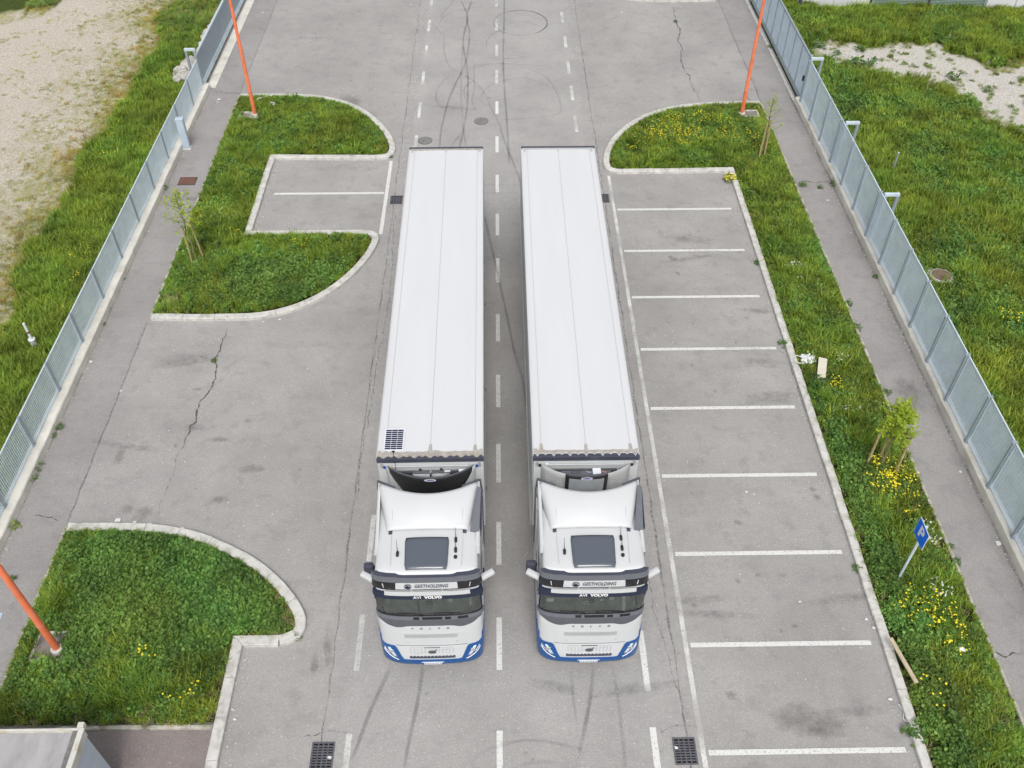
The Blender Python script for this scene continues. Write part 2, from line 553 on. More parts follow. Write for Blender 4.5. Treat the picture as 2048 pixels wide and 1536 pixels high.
def sstep(a, b, x):
    t = min(1, max(0, (x - a) / (b - a)))
    return t * t * (3 - 2 * t)

def fbm(x, y, s, seed=0.0):
    return noise.fractal(Vector((x * s, y * s, seed)), 0.9, 2.1, 4)

def inside(poly, x, y):
    c = False
    j = len(poly) - 1
    for i in range(len(poly)):
        xi, yi = poly[i]
        xj, yj = poly[j]
        if (yi > y) != (yj > y) and x < (xj - xi) * (y - yi) / (yj - yi) + xi:
            c = not c
        j = i
    return c

def seg_d(poly, x, y):
    best = 1e9
    for i in range(len(poly)):
        ax, ay = poly[i]
        bx, by = poly[(i + 1) % len(poly)]
        dx, dy = bx - ax, by - ay
        t = max(0, min(1, ((x - ax) * dx + (y - ay) * dy) / (dx * dx + dy * dy)))
        best = min(best, math.hypot(x - ax - t * dx, y - ay - t * dy))
    return best

GRAVEL_R = [(16.00, 46.81), (17.96, 46.18), (19.88, 45.57), (22.31, 45.77), (23.84, 44.93), (25.08, 43.46), (26.50, 43.33), (40, 44), (40, 34), (30, 33), (23.22, 35.44), (22.59, 37.41), (21.69, 40.02), (20.22, 41.04), (18.29, 41.94), (17.29, 42.80), (15.81, 43.36)]

def gravel_left(x, y):
    """0 grass, 1 bare gravel"""
    e = -17.35 - 0.9 * fbm(x, y, 0.25, 3.0) + 0.25 * math.sin(y * 0.35)
    d = e - x
    if x < -24.5 and y > 47.5 + (x + 28) * 0.5:
        d = min(d, (49.6 + (x + 28) * 0.55 + fbm(x, y, 0.5) - y) * 1.2)
    return d

def gravel_right(x, y):
    d = seg_d(GRAVEL_R, x, y)
    if not inside(GRAVEL_R, x, y):
        d = -d
    return d + 0.8 * fbm(x, y, 0.6, 9.0) + 0.9 * fbm(x, y, 1.7, 19.0)

def terrain(name, x0, x1, y0, y1, fn, mat, step=0.3, seed=0.0, hgt=0.05, z=-0.06):
    nx, ny = int((x1 - x0) / step) + 1, int((y1 - y0) / step) + 1
    vs, at = [], []
    for j in range(ny):
        for i in range(nx):
            x = x0 + (x1 - x0) * i / (nx - 1)
            y = y0 + (y1 - y0) * j / (ny - 1)
            vs.append((x, y, z + hgt * fbm(x, y, 0.35, seed)))
            at.append(fn(x, y))
    fs = [(j * nx + i, j * nx + i + 1, (j + 1) * nx + i + 1, (j + 1) * nx + i) for j in range(ny - 1) for i in range(nx - 1)]
    o = MB().add(vs, fs).build(name, mat, fixn=False, smooth='all')
    a = o.data.attributes.new('gravel', 'FLOAT', 'POINT')
    a.data.foreach_set('value', at)
    return struct(o)

def field_mat(name, gravel, gravel2, moss, earth, spread):
    m, nt, b = new_mat(name)
    at = nd(nt, 'ShaderNodeAttribute', attribute_name='gravel')
    n1 = noise_fac(nt, 0.55, 0.25, 0.75, detail=7, rough=0.75)
    n2 = noise_fac(nt, 5, 0.3, 0.7, detail=5, rough=0.8)
    n3 = noise_fac(nt, 13, 0.38, 0.62, detail=5, rough=0.9)
    g = mixc(nt, n3, gravel, gravel2)
    pk = noise_fac(nt, 16, 0.60, 0.70, detail=3)
    g = mixc(nt, mul(nt, pk, 0.7), g, tuple(v * 0.45 for v in gravel2))
    ms = mixc(nt, n3, moss, tuple(v * 0.62 for v in moss))
    # bare ground against moss: broad patches broken by fine noise, more bare further from the grass edge
    add = nd(nt, 'ShaderNodeMath', operation='ADD')
    nt.links.new(mul(nt, at.outputs['Fac'], 1.0 / spread), add.inputs[0])
    nt.links.new(mul(nt, n1, 1.15), add.inputs[1])
    add2 = nd(nt, 'ShaderNodeMath', operation='ADD')
    nt.links.new(add.outputs[0], add2.inputs[0])
    nt.links.new(mul(nt, n2, 0.55), add2.inputs[1])
    mr = nd(nt, 'ShaderNodeMapRange')
    mr.inputs[1].default_value = 0.88
    mr.inputs[2].default_value = 1.35
    nt.links.new(add2.outputs[0], mr.inputs[0])
    c = mixc(nt, mr.outputs[0], ms, g)
    mr2 = nd(nt, 'ShaderNodeMapRange')
    mr2.inputs[1].default_value = -0.15
    mr2.inputs[2].default_value = 0.5
    nt.links.new(at.outputs['Fac'], mr2.inputs[0])
    c = mixc(nt, mr2.outputs[0], mixc(nt, n2, earth, tuple(v * 1.7 for v in earth)), c)
    nt.links.new(c, b.inputs['Base Color'])
    b.inputs['Roughness'].default_value = 1.0
    b.inputs['Specular IOR Level'].default_value = 0.1
    bp = nd(nt, 'ShaderNodeBump')
    bp.inputs['Strength'].default_value = 0.7
    bp.inputs['Distance'].default_value = 0.03
    nt.links.new(n3, bp.inputs['Height'])
    nt.links.new(bp.outputs[0], b.inputs['Normal'])
    return m

FL = field_mat('gravel_and_moss', (0.76, 0.70, 0.61), (0.42, 0.38, 0.31), (0.52, 0.49, 0.29), (0.05, 0.07, 0.018), 8.0)
FR = field_mat('white_gravel_and_weeds', (0.80, 0.77, 0.71), (0.44, 0.41, 0.36), (0.36, 0.34, 0.15), (0.05, 0.07, 0.018), 1.6)
terrain('gravel_field', -48, -14.2, -4, 80, gravel_left, FL, 0.35)
terrain('grassy_field', 14.1, 48, -4, 80, gravel_right, FR, 0.35, seed=4.0)

# seams, cracks and joints of the asphalt
def wobble(pts, amp, step=0.12, seed=0):
    p = smooth_path(pts, step)
    return [(x + amp * fbm(x, y, 2.2, seed), y + amp * fbm(x, y, 2.2, seed + 5)) for x, y in p]

ribbon('seam', wobble([(-4.3, 3), (-4.28, 20), (-4.3, 40), (-4.32, 70)], 0.06, 0.3, 1), 0.05, 0.010, M['seam'], road, wob=0.6, seed=1)
ribbon('seam', wobble([(4.28, 3), (4.26, 20), (4.28, 40), (4.3, 70)], 0.05, 0.3, 2), 0.055, 0.010, M['seam'], road, wob=0.6, seed=2)
for s_, sd in ((-1, 3), (1, 4)):
    ribbon('pale_edge', wobble([(s_ * 4.15, 3), (s_ * 4.08, 25), (s_ * 4.1, 70)], 0.1, 0.4, sd), 0.55, 0.007, M['seam_pale'], road, wob=0.4, seed=sd)
ribbon('seam', wobble([(-12.31, 3), (-12.31, 15.2)], 0.03, 0.3, 5), 0.035, 0.010, M['seam'], pvl, seed=5)
ribbon('seam', wobble([(-12.31, 15.2), (-12.33, 24)], 0.05, 0.3, 5), 0.06, 0.010, M['seam'], pvl, seed=6)
ribbon('seam', wobble([(-12.31, 40), (-12.33, 70)], 0.05, 0.3, 5), 0.05, 0.010, M['seam'], pvl, seed=7)
ribbon('seam', wobble([(12.34, 39), (12.36, 51)], 0.05, 0.3, 6), 0.05, 0.010, M['seam'], pvr, seed=8)
for s_, pv in ((-1, pvl), (1, pvr)):
    ribbon('wall_foot_dirt', wobble([(s_ * 13.82, 3), (s_ * 13.84, 20), (s_ * 13.84, 40.5)], 0.03, 0.3, 7), 0.10, 0.010, M['seam'], pv, wob=0.7, seed=9 + s_)

CRACKS = [
    [(-9.50, 23.57), (-9.46, 23.21), (-9.55, 22.51), (-9.47, 21.66), (-9.40, 20.84), (-9.55, 20.28), (-9.64, 19.78), (-9.64, 19.31), (-9.67, 18.79), (-9.77, 18.04)],
    [(-9.77, 18.04), (-9.79, 17.49), (-9.78, 16.73), (-9.81, 16.09), (-9.82, 15.65)],
    [(9.68, 49.99), (9.61, 48.12), (9.62, 46.71), (9.36, 45.82), (9.44, 44.95), (9.22, 43.67), (9.25, 42.48), (9.38, 40.93), (9.46, 39.94), (9.51, 39.07)],
    [(-4.22, 30.82), (-4.14, 28.96), (-4.00, 26.18), (-4.03, 23.70), (-4.14, 21.94), (-4.14, 20.54), (-4.19, 19.02), (-4.23, 17.41), (-4.24, 16.10)],
    [(12.59, 32.59), (13.17, 32.35), (13.96, 32.57)],
    [(12.32, 11.09), (12.60, 11.01), (13.09, 11.03)],
    [(-1.22, 32.44), (-0.18, 32.39), (1.27, 32.33)],
    [(-1.21, 31.81), (-0.19, 31.80), (1.25, 31.78)],
    [(3.66, 9.13), (3.85, 9.24), (4.30, 9.29), (4.48, 9.25), (4.63, 9.13), (4.65, 8.82), (4.58, 8.29)],
    [(-4.82, 9.11), (-4.48, 9.22), (-4.19, 9.25), (-3.80, 9.21), (-3.71, 8.83), (-3.73, 8.42)],
    [(3.87, 14.51), (3.89, 12.99), (4.01, 11.81), (4.17, 10.71), (4.27, 9.28)],
    [(-13.33, 15.74), (-12.98, 15.63), (-12.56, 15.45)],
    [(12.24, 47.28), (12.30, 45.20), (12.33, 42.98), (12.40, 41.14), (12.29, 39.18)],
    [(-13.88, 40.75), (-13.03, 40.44), (-12.27, 40.43)],
    [(11.93, 39.18), (11.74, 39.76), (11.48, 39.91)],
    [(9.35, 22.23), (9.57, 21.74), (9.60, 20.12), (9.57, 18.82)],
]
for i, cpts in enumerate(CRACKS):
    big = i in (0, 2)
    par = pvr if i in (4, 5) else pvl if i in (11, 13) else road if i in (6, 7) else lot
    if i in (3, 10, 8, 9, 12, 1, 6, 7, 15):
        ribbon('crack', wobble(cpts, 0.07, 0.06, i), 0.035, 0.011, M['seam'], par, wob=0.9, seed=i)
    else:
        ribbon('crack', wobble(cpts, 0.13, 0.05, i), 0.032 if big else 0.026, 0.011, M['crack'], par, wob=0.95, seed=i, soft=False, taper=True)

# ------------------------------------------------------------------ painted markings
def bar(x0, x1, y0, y1, mat, par, step=0.35, name='road_marking', z=0.012):
    if abs(x1 - x0) > abs(y1 - y0):
        n = max(2, int(abs(x1 - x0) / step))
        pts = [(x0 + (x1 - x0) * i / n, (y0 + y1) / 2) for i in range(n + 1)]
        wd = abs(y1 - y0)
    else:
        n = max(2, int(abs(y1 - y0) / step))
        pts = [((x0 + x1) / 2, y0 + (y1 - y0) * i / n) for i in range(n + 1)]
        wd = abs(x1 - x0)
    o = ribbon(name, pts, wd, z, mat, par, fade=False, soft=False, wob=0.04, seed=int(x0 * 10 + y0 * 7))
    return o

cd = [(9.23, 7.8), (12.23, 10.77), (15.25, 13.83), (18.18, 16.68), (21.17, 19.71), (24.22, 22.79), (27.41, 25.98), (30.31, 28.87), (33.14, 31.83), (36.27, 34.93), (39.44, 38.27), (42.6, 41.16), (45.48, 44.1), (48.5, 47.1), (51.5, 50.1), (54.5, 53.1), (6.3, 4.8)]
for i, (a, b) in enumerate(cd):
    xc = -0.13 + 0.0016 * (a - 9)
    bar(xc - 0.07, xc + 0.07, b, a, M['paint_old'] if a > 40 else M['paint'], road)
for a, b in ((9.21, 7.7), (12.36, 10.8), (15.56, 14.0), (39.39, 37.95), (42.5, 41.1), (45.41, 44.2), (48.4, 47.0), (36.4, 34.9), (33.4, 32), (51.5, 50), (54.4, 53), (6.2, 4.7)):
    bar(-3.74, -3.60, b, a, M['paint_old'], road)
for a, b in ((9.26, 7.7), (11.8, 10.16), (38.04, 36.6), (40.9, 39.5), (43.5, 42.2), (46.3, 45.0), (49.3, 48), (14.9, 13.4), (52.3, 51), (6.2, 4.7)):
    bar(3.42, 3.57, b, a, M['paint_old'] if a > 30 else M['paint'], road)
bar(4.54, 4.66, 3.5, 33.0, M['paint_old'], lot, step=0.5)
for k in range(11):
    y = 8.63 + 2.737 * k - 5.47
    if y > 31.5:
        continue
    bar(4.72 if k != 0 else 4.72, 9.32, y - 0.065, y + 0.065, M['paint'], lot)
bar(-4.71, -4.57, 29.0, 34.3, M['paint'], lot)
bar(-9.25, -4.74, 31.78, 31.92, M['paint'], lot)

# tyre marks
SK = [
    (0, [(0.40, 55.29), (0.38, 50.98), (0.31, 46.71), (0.25, 43.35), (0.29, 40.56), (0.37, 37.58), (0.42, 33.92)]),
    (0, [(0.05, 37.05), (0.31, 35.54), (0.82, 32.94), (1.03, 31.28)]),
    (0, [(-0.63, 30.25), (-0.39, 28.58), (0.14, 24.71), (0.43, 22.36), (0.69, 20.93), (0.88, 18.94)]),
    (1, [(-2.26, 51.70), (-3.13, 48.67)]),
    (0, [(-2.07, 51.01), (-1.64, 48.78), (-1.78, 46.74), (-1.78, 45.16), (-1.52, 42.42), (-1.46, 39.51), (-1.54, 37.61), (-1.75, 35.16)]),
    (0, [(-1.43, 51.01), (-1.67, 48.78), (-1.50, 46.98), (-1.50, 45.39), (-1.61, 43.54), (-1.86, 42.21), (-2.28, 40.05), (-2.51, 38.03), (-2.61, 36.43), (-2.60, 35.17)]),
    (1, [(-1.81, 45.39), (-1.83, 42.90), (-1.79, 40.58), (-1.70, 38.43), (-1.57, 36.64), (-1.42, 35.15)]),
    (1, [(-3.53, 48.11), (-2.83, 46.58), (-1.53, 45.91), (-0.60, 46.02)]),
    (1, [(-3.19, 47.55), (-2.81, 48.98), (-1.60, 49.87), (-0.37, 49.99), (0.87, 49.65)]),
    (1, [(-0.59, 44.86), (-0.59, 45.66), (-0.36, 46.54), (0.01, 46.96), (0.54, 47.32), (1.02, 47.37)]),
    (1, [(-2.84, 46.76), (-2.76, 44.78), (-2.43, 43.01), (-1.78, 42.21), (-1.11, 41.28), (-0.69, 40.27), (-0.36, 38.83), (0.16, 36.79)]),
    (1, [(-1.75, 42.68), (-1.20, 42.89), (-0.36, 43.25), (1.34, 43.12), (2.73, 42.94)]),
    (1, [(-2.35, 42.11), (-2.84, 41.05), (-2.97, 40.06), (-2.81, 39.19), (-2.49, 38.67)]),
    (1, [(-0.87, 39.50), (-0.79, 40.13), (-0.36, 41.01), (0.47, 41.56), (1.30, 41.70), (2.09, 41.23), (2.50, 40.67)]),
    (1, [(0.76, 42.97), (1.60, 42.64), (2.38, 41.69), (2.71, 40.52), (2.87, 39.45), (2.81, 38.28), (1.71, 37.88), (0.67, 37.76), (0.01, 37.72)]),
    (1, [(-1.21, 43.37), (-1.17, 40.58), (-1.25, 39.51), (-0.98, 38.42)]),
    (1, [(-1.14, 41.58), (-1.61, 40.83), (-1.62, 40.09), (-1.51, 39.37)]),
    (0, [(-2.79, 11.01), (-2.99, 10.42), (-3.22, 9.79), (-3.36, 9.24), (-3.58, 8.48)]),
    (0, [(-2.02, 10.96), (-2.06, 10.41), (-2.15, 9.65), (-2.28, 8.81), (-2.33, 8.12)]),
    (0, [(2.23, 10.94), (2.12, 10.22), (1.91, 9.34), (1.74, 8.75), (1.56, 8.07)]),
    (1, [(2.68, 10.93), (2.74, 10.08), (2.76, 8.97), (2.74, 8.05)]),
    (1, [(1.64, 10.88), (1.66, 10.09), (1.69, 9.47), (1.72, 8.98)]),
    (1, [(-0.93, 8.37), (-0.65, 8.67), (-0.12, 8.87), (0.46, 8.99), (0.93, 8.96), (1.51, 8.82), (1.80, 8.75), (2.18, 8.45)]),
    (1, [(0.10, 8.36), (0.45, 8.44), (0.91, 8.48), (1.26, 8.44), (1.48, 8.34)]),
    (1, [(2.54, 37.02), (2.58, 36.58)]),
    (1, [(-1.63, 36.64), (-2.05, 35.58), (-2.33, 34.35)]),
]
for i, (k, pts) in enumerate(SK):
    ribbon('tyre_mark', smooth_path(pts, 0.25), 0.12 if k == 0 else 0.10, 0.016 + 0.0004 * i, M['rubber'] if k == 0 else M['rubber_faint'], road, wob=0.2, seed=i)
def ring(cx, cy, r0, a0, a1, wd, mat, z, ry=None):
    ry = ry or r0
    n = int(abs(a1 - a0) / 5) + 2
    pts = [(cx + r0 * math.cos(R(a0 + (a1 - a0) * i / n)), cy + ry * math.sin(R(a0 + (a1 - a0) * i / n))) for i in range(n + 1)]
    ribbon('tyre_mark', pts, wd, z, mat, road, wob=0.2, seed=int(cx * 10))
rc = (1.22, 47.99)
ring(rc[0], rc[1], 1.43, 0, 360, 0.09, M['rubber'], 0.030, 1.55)
ring(rc[0], rc[1], 1.43, 300, 480, 0.10, M['rubber'], 0.0305, 1.55)
ring(rc[0], rc[1] - 0.9, 1.0, 20, 140, 0.07, M['rubber_faint'], 0.031)
ring(rc[0] + 0.2, rc[1], 0.9, 30, 110, 0.07, M['rubber_faint'], 0.0315)

# oil stains and dark blots
STAINS = [((1600, 1440), 0.75, 0.42, 'oil', 0.0), ((1660, 1458), 0.6, 0.25, 'oil', 0.2), ((1461, 1393), 0.16, 0.14, 'oil', 0), ((1635, 996), 0.13, 0.11, 'oil', 0), ((1625, 980), 0.16, 0.1, 'oil', 0),
          ((1565, 1152), 0.14, 0.09, 'oil', 0), ((1515, 1152), 0.10, 0.08, 'oil', 0), ((1475, 1163), 0.10, 0.1, 'oil', 0), ((1347, 519), 0.18, 0.15, 'oil', 0), ((1340, 515), 0.1, 0.1, 'oil', 0),
          ((438, 880), 0.35, 0.12, 'oil', 0), ((285, 1028), 0.3, 0.3, 'oil', 0), ((255, 1020), 0.22, 0.2, 'oil', 0), ((240, 910), 0.16, 0.5, 'oil', 0), ((395, 780), 0.2, 0.1, 'oil', 0), ((700, 205), 0.6, 0.7, 'oil', 0),
          ((740, 235), 0.4, 0.6, 'oil', 0), ((655, 1300), 0.12, 0.5, 'oil', 0.2), ((630, 1330), 0.12, 0.4, 'oil', 0.1), ((500, 940), 0.5, 0.18, 'oil', 0), ((385, 400), 0.3, 0.2, 'oil', 0), ((400, 395), 0.2, 0.16, 'oil', 0),
          ((1820, 790), 0.5, 0.9, 'oil', 0), ((1560, 505), 0.2, 0.4, 'oil', 0), ((440, 1000), 0.3, 0.15, 'oil', 0), ((620, 75), 1.3, 0.25, 'pale_stain', 0), ((600, 690), 0.9, 0.25, 'pale_stain', 0),
          ((1170, 15), 0.3, 1.4, 'pale_stain', 0), ((1195, 225), 0.35, 1.2, 'pale_stain', 0), ((1175, 60), 0.25, 1.0, 'pale_stain', 0), ((1440, 760), 0.8, 0.3, 'pale_stain', 0), ((300, 560), 0.3, 0.2, 'pale_stain', 0),
          ((1715, 545), 0.5, 0.5, 'pale_stain', 0), ((1240, 1240), 0.4, 0.3, 'pale_stain', 0)]
GS = [(7.03, 9.39), (7.69, 9.16), (5.49, 10.00), (9.12, 15.98), (9.05, 16.27), (7.52, 13.37), (6.84, 13.38), (6.27, 13.22), (6.53, 27.26), (6.41, 27.38), (-8.68, 18.46), (-10.27, 15.69), (-10.74, 15.84), (-11.54, 17.90), (-9.83, 20.62), (-6.98, 39.44),
      (-5.91, 38.03), (-4.46, 11.38), (-4.72, 10.97), (-7.51, 17.26), (-12.50, 31.47), (-12.23, 31.64), (13.15, 20.06), (10.64, 27.63), (-8.17, 16.16), (-9.83, 46.37), (-6.84, 22.72), (4.83, 49.92), (4.57, 38.34), (4.75, 47.08), (7.15, 20.83), (-12.86, 26.31), (13.25, 26.38), (3.01, 12.11)]
for i, (s_, g_) in enumerate(zip(STAINS, GS)):
    blot('stain', g_[0], g_[1], s_[1], s_[2], 0.034 + 0.0005 * i, M[s_[3]], lot, seed=i, rot=s_[4])

for i in range(60):
    bx = random.choice((random.uniform(5, 9.4), random.uniform(5, 9.4), random.uniform(-11.8, -5), random.uniform(-3.9, 3.9)))
    by = random.uniform(7.5, 31) if bx > 4.4 else random.choice((random.uniform(15.5, 23.5), random.uniform(41, 51))) if bx < -4.4 else random.choice((random.uniform(7, 10.3), random.uniform(36, 50)))
    if random.random() < .55:
        q_ = random.uniform(.04, .11)
        blot('stain', bx, by, q_ * random.uniform(.8, 1.6), q_, 0.052 + .0002 * i, M['oil'], lot, seed=900 + i, rot=random.uniform(0, 3), n=12)
    else:
        blot('stain', bx, by, random.uniform(.5, 1.4), random.uniform(.12, .4), 0.052 + .0002 * i, M['scuff'] if random.random() < .6 else M['pale_stain'], lot, seed=900 + i, rot=random.uniform(-.25, .25))

# ------------------------------------------------------------------ kerbs: every stone its own mesh
def kerb(pts, width, z0, z1, mat, closed=False, length=1.0, bev=0.02, curved=True, side=0):
    root = struct(empty('kerb', (0, 0, 0)))
    path = [Vector((a[0], a[1], 0)) for a in (smooth_path(pts, 0.16) if curved else pts)]
    if not curved:
        q = [path[0]]
        for i in range(len(path) - 1):
            n = max(1, int((path[i + 1] - path[i]).length / 0.5))
            q += [path[i].lerp(path[i + 1], k / n) for k in range(1, n + 1)]
        path = q
    # miter-joined offset directions
    dirs = []
    for i in range(len(path)):
        a = (path[i] - path[max(i - 1, 0)])
        b = (path[min(i + 1, len(path) - 1)] - path[i])
        a = a.normalized() if a.length > 1e-6 else b.normalized()
        b = b.normalized() if b.length > 1e-6 else a
        d = (a + b)
        d = d.normalized() if d.length > 1e-3 else a
        nrm = Vector((-d.y, d.x, 0))
        sc = 1.0 / max(0.5, abs(nrm.dot(Vector((-a.y, a.x, 0)))))
        dirs.append(nrm * sc)
    i = 0
    hw = width / 2
    while i < len(path) - 1:
        j, acc = i, 0.0
        while j < len(path) - 1 and acc < length - 0.03:
            acc += (path[j + 1] - path[j]).length
            j += 1
        rows = []
        jz = random.uniform(-0.006, 0.006)
        jx = random.uniform(-0.008, 0.008)
        for k in range(i, j + 1):
            p, n = path[k], dirs[k]
            e = 0.0
            if k == i:
                p = p.lerp(path[k + 1], 0.006 / max(0.01, (path[k + 1] - path[k]).length))
            if k == j:
                p = p.lerp(path[k - 1], 0.006 / max(0.01, (path[k] - path[k - 1]).length))
            prof = [(-hw, z0), (-hw, z1 - bev), (-hw + bev, z1), (hw - bev, z1), (hw, z1 - bev), (hw, z0)]
            rows.append([tuple(p + n * (u + jx) + Vector((0, 0, v + (jz if v > z0 + 0.01 else 0)))) for u, v in prof])
        mb = MB().grid(rows, closed=True)
        mb.f += [tuple(range(6)), tuple(len(mb.v) - 6 + q for q in reversed(range(6)))]
        mb.m += [0, 0]
        mb.build('kerb_stone', mat, root)
        i = j
    return root

K = 0.13
ISL1_outer = [(-12.2, 40.0), (-9.8, 39.98), (-8.3, 39.75), (-7.0, 39.1), (-5.9, 38.0), (-5.15, 36.75), (-4.72, 35.6), (-4.66, 34.95), (-4.85, 34.58), (-5.3, 34.5)]
kerb(ISL1_outer, 0.26, 0.0, K, M['kerb'])
kerb([(-5.3, 34.5), (-9.78, 34.58), (-9.78, 29.03), (-5.3, 29.03)], 0.26, 0.0, K, M['kerb'], curved=False)
kerb([(-5.3, 29.03), (-4.95, 28.93), (-4.80, 28.6), (-4.98, 27.7), (-5.45, 26.6), (-6.2, 25.5), (-7.2, 24.65), (-8.4, 24.2), (-10.0, 24.12), (-12.2, 24.16)], 0.26, 0.0, K, M['kerb'])
kerb([(-12.2, 15.2), (-10.4, 15.17), (-9.2, 15.02), (-8.1, 14.66), (-7.0, 14.08), (-6.15, 13.42), (-5.55, 12.75), (-5.24, 12.2), (-5.28, 11.8), (-5.7, 11.62)], 0.28, 0.0, K, M['kerb'])
kerb([(-5.7, 11.62), (-6.74, 11.62), (-6.74, 4.0)], 0.28, 0.0, K, M['kerb'], curved=False)
kerb([(12.25, 38.97), (10.8, 38.97), (9.4, 38.85), (7.9, 38.48), (6.5, 37.62), (5.45, 36.4), (4.82, 35.1), (4.60, 34.1), (4.62, 33.5), (4.95, 33.25), (5.4, 33.25)], 0.26, 0.0, K, M['kerb'])
kerb([(5.4, 33.25), (9.83, 33.3), (9.62, 4.0)], 0.24, 0.0, K, M['kerb'], curved=False)
kerb([(3.9, 53.2), (4.7, 52.2), (5.9, 51.4), (7.4, 50.95), (9.4, 50.72), (12.2, 50.75)], 0.26, 0.0, K, M['kerb'])
kerb([(-3.9, 54.2), (-4.7, 53.1), (-5.9, 52.2), (-7.4, 51.8), (-9.4, 51.6), (-12.2, 51.62)], 0.26, 0.0, K, M['kerb'])
# thin edging between grass and pavements
kerb([(-12.26, 24.16), (-12.26, 40.0)], 0.09, -0.02, 0.09, M['thinkerb'], curved=False)
kerb([(-12.26, 7.5), (-12.26, 15.2)], 0.09, -0.02, 0.09, M['thinkerb'], curved=False)
kerb([(-10.6, 9.42), (-6.9, 9.42)], 0.10, -0.02, 0.09, M['thinkerb'], curved=False)
kerb([(12.29, 4.0), (12.29, 38.97)], 0.09, -0.02, 0.09, M['thinkerb'], curved=False)
kerb([(12.29, 50.75), (12.29, 70)], 0.09, -0.02, 0.09, M['thinkerb'], curved=False)
kerb([(-12.26, 51.62), (-12.26, 70)], 0.09, -0.02, 0.09, M['thinkerb'], curved=False)

ISL = {
    'A': [(-12.22, 39.9), (-9.8, 39.88), (-8.3, 39.65), (-7.05, 39.0), (-6.0, 37.9), (-5.28, 36.7), (-4.85, 35.6), (-4.8, 34.98), (-4.95, 34.68), (-9.90, 34.7), (-9.90, 28.92), (-5.1, 28.9), (-4.95, 28.6), (-5.1, 27.75), (-5.55, 26.7), (-6.3, 25.6), (-7.25, 24.8), (-8.4, 24.33), (-10.0, 24.25), (-12.22, 24.28)],
    'B': [(-12.22, 15.08), (-10.4, 15.05), (-9.2, 14.9), (-8.15, 14.55), (-7.1, 13.97), (-6.25, 13.32), (-5.68, 12.7), (-5.4, 12.2), (-5.42, 11.9), (-5.72, 11.74), (-6.88, 11.74), (-6.88, 9.5), (-12.22, 9.5), (-12.22, 7.6), (-12.2, 7.5)],
    'C': [(12.22, 38.86), (10.8, 38.86), (9.4, 38.74), (7.95, 38.37), (6.6, 37.52), (5.55, 36.32), (4.94, 35.05), (4.73, 34.1), (4.78, 33.6), (5.0, 33.38), (9.95, 33.42), (9.72, 4.0), (12.22, 4.0)],
    'D': [(3.95, 53.4), (4.8, 52.35), (5.95, 51.55), (7.45, 51.08), (9.4, 50.85), (12.2, 50.88), (12.2, 66), (3.95, 66)],
    'E': [(-3.95, 54.4), (-4.8, 53.25), (-5.95, 52.35), (-7.45, 51.95), (-9.4, 51.75), (-12.2, 51.77), (-12.2, 66), (-3.95, 66)],
}
ISL['B'] = ISL['B'][:-2]
for k in 'ABCDE':
    struct(MB().sheet(ISL[k], 0.075).build('verge_soil', M['soil']))

# ------------------------------------------------------------------ grass and weeds: instanced clumps
proto_coll = bpy.data.collections.new('clump_shapes')
def proto(name, mb, mats):
    o = bpy.data.objects.new(name, mb.mesh(name, mats, fixn=False))
    return o

def blade_tuft(n, rad, h0, h1, wd, lean, seed):
    rr = random.Random(seed)
    mb = MB()
    for _ in range(n):
        a = rr.uniform(0, 6.283)
        q = rad * math.sqrt(rr.random())
        x, y = q * math.cos(a), q * math.sin(a)
        h = rr.uniform(h0, h1)
        t = rr.uniform(0, 6.283)
        ln = h * rr.uniform(0.25, lean)
        dx, dy = math.cos(t) * ln, math.sin(t) * ln
        wx, wy = -math.sin(t) * wd / 2, math.cos(t) * wd / 2
        z1, z2 = h * 0.6, h
        mb.add([(x - wx, y - wy, 0), (x + wx, y + wy, 0), (x + dx * .4 + wx, y + dy * .4 + wy, z1), (x + dx * .4 - wx, y + dy * .4 - wy, z1), (x + dx * 1.15, y + dy * 1.15, z2)],
               [(0, 1, 2, 3), (3, 2, 4)])
    return mb

def leaf_clump(n, rad, h, ls, seed):
    rr = random.Random(seed)
    mb = MB()
    for _ in range(n):
        a = rr.uniform(0, 6.283)
        q = rad * math.sqrt(rr.random())
        x, y = q * math.cos(a), q * math.sin(a)
        z = h * (0.25 + 0.75 * rr.random()) * (1 - 0.5 * (q / rad) ** 2)
        t = rr.uniform(0, 6.283)
        l = ls * rr.uniform(0.6, 1.4)
        ww = l * rr.uniform(0.28, 0.45)
        tilt = rr.uniform(-0.5, 0.9)
        dx, dy, dz = math.cos(t) * l * math.cos(tilt), math.sin(t) * l * math.cos(tilt), l * math.sin(tilt)
        wx, wy = -math.sin(t) * ww, math.cos(t) * ww
        mb.add([(x, y, z), (x + dx * .5 + wx, y + dy * .5 + wy, z + dz * .5 + .01), (x + dx, y + dy, z + dz), (x + dx * .5 - wx, y + dy * .5 - wy, z + dz * .5 + .01)], [(0, 1, 2, 3)])
    return mb

def flower(n, rad, h, r, seed, k=5):
    rr = random.Random(seed)
    mb = MB()
    for _ in range(n):
        a = rr.uniform(0, 6.283)
        q = rad * math.sqrt(rr.random())
        x, y, z = q * math.cos(a), q * math.sin(a), h * rr.uniform(0.7, 1.1)
        s_ = r * rr.uniform(0.7, 1.2)
        mb.add([(x, y, z + s_ * .35)] + [(x + s_ * math.cos(6.283 * i / k), y + s_ * math.sin(6.283 * i / k), z) for i in range(k)], [(0, 1 + i, 1 + (i + 1) % k) for i in range(k)])
    return mb

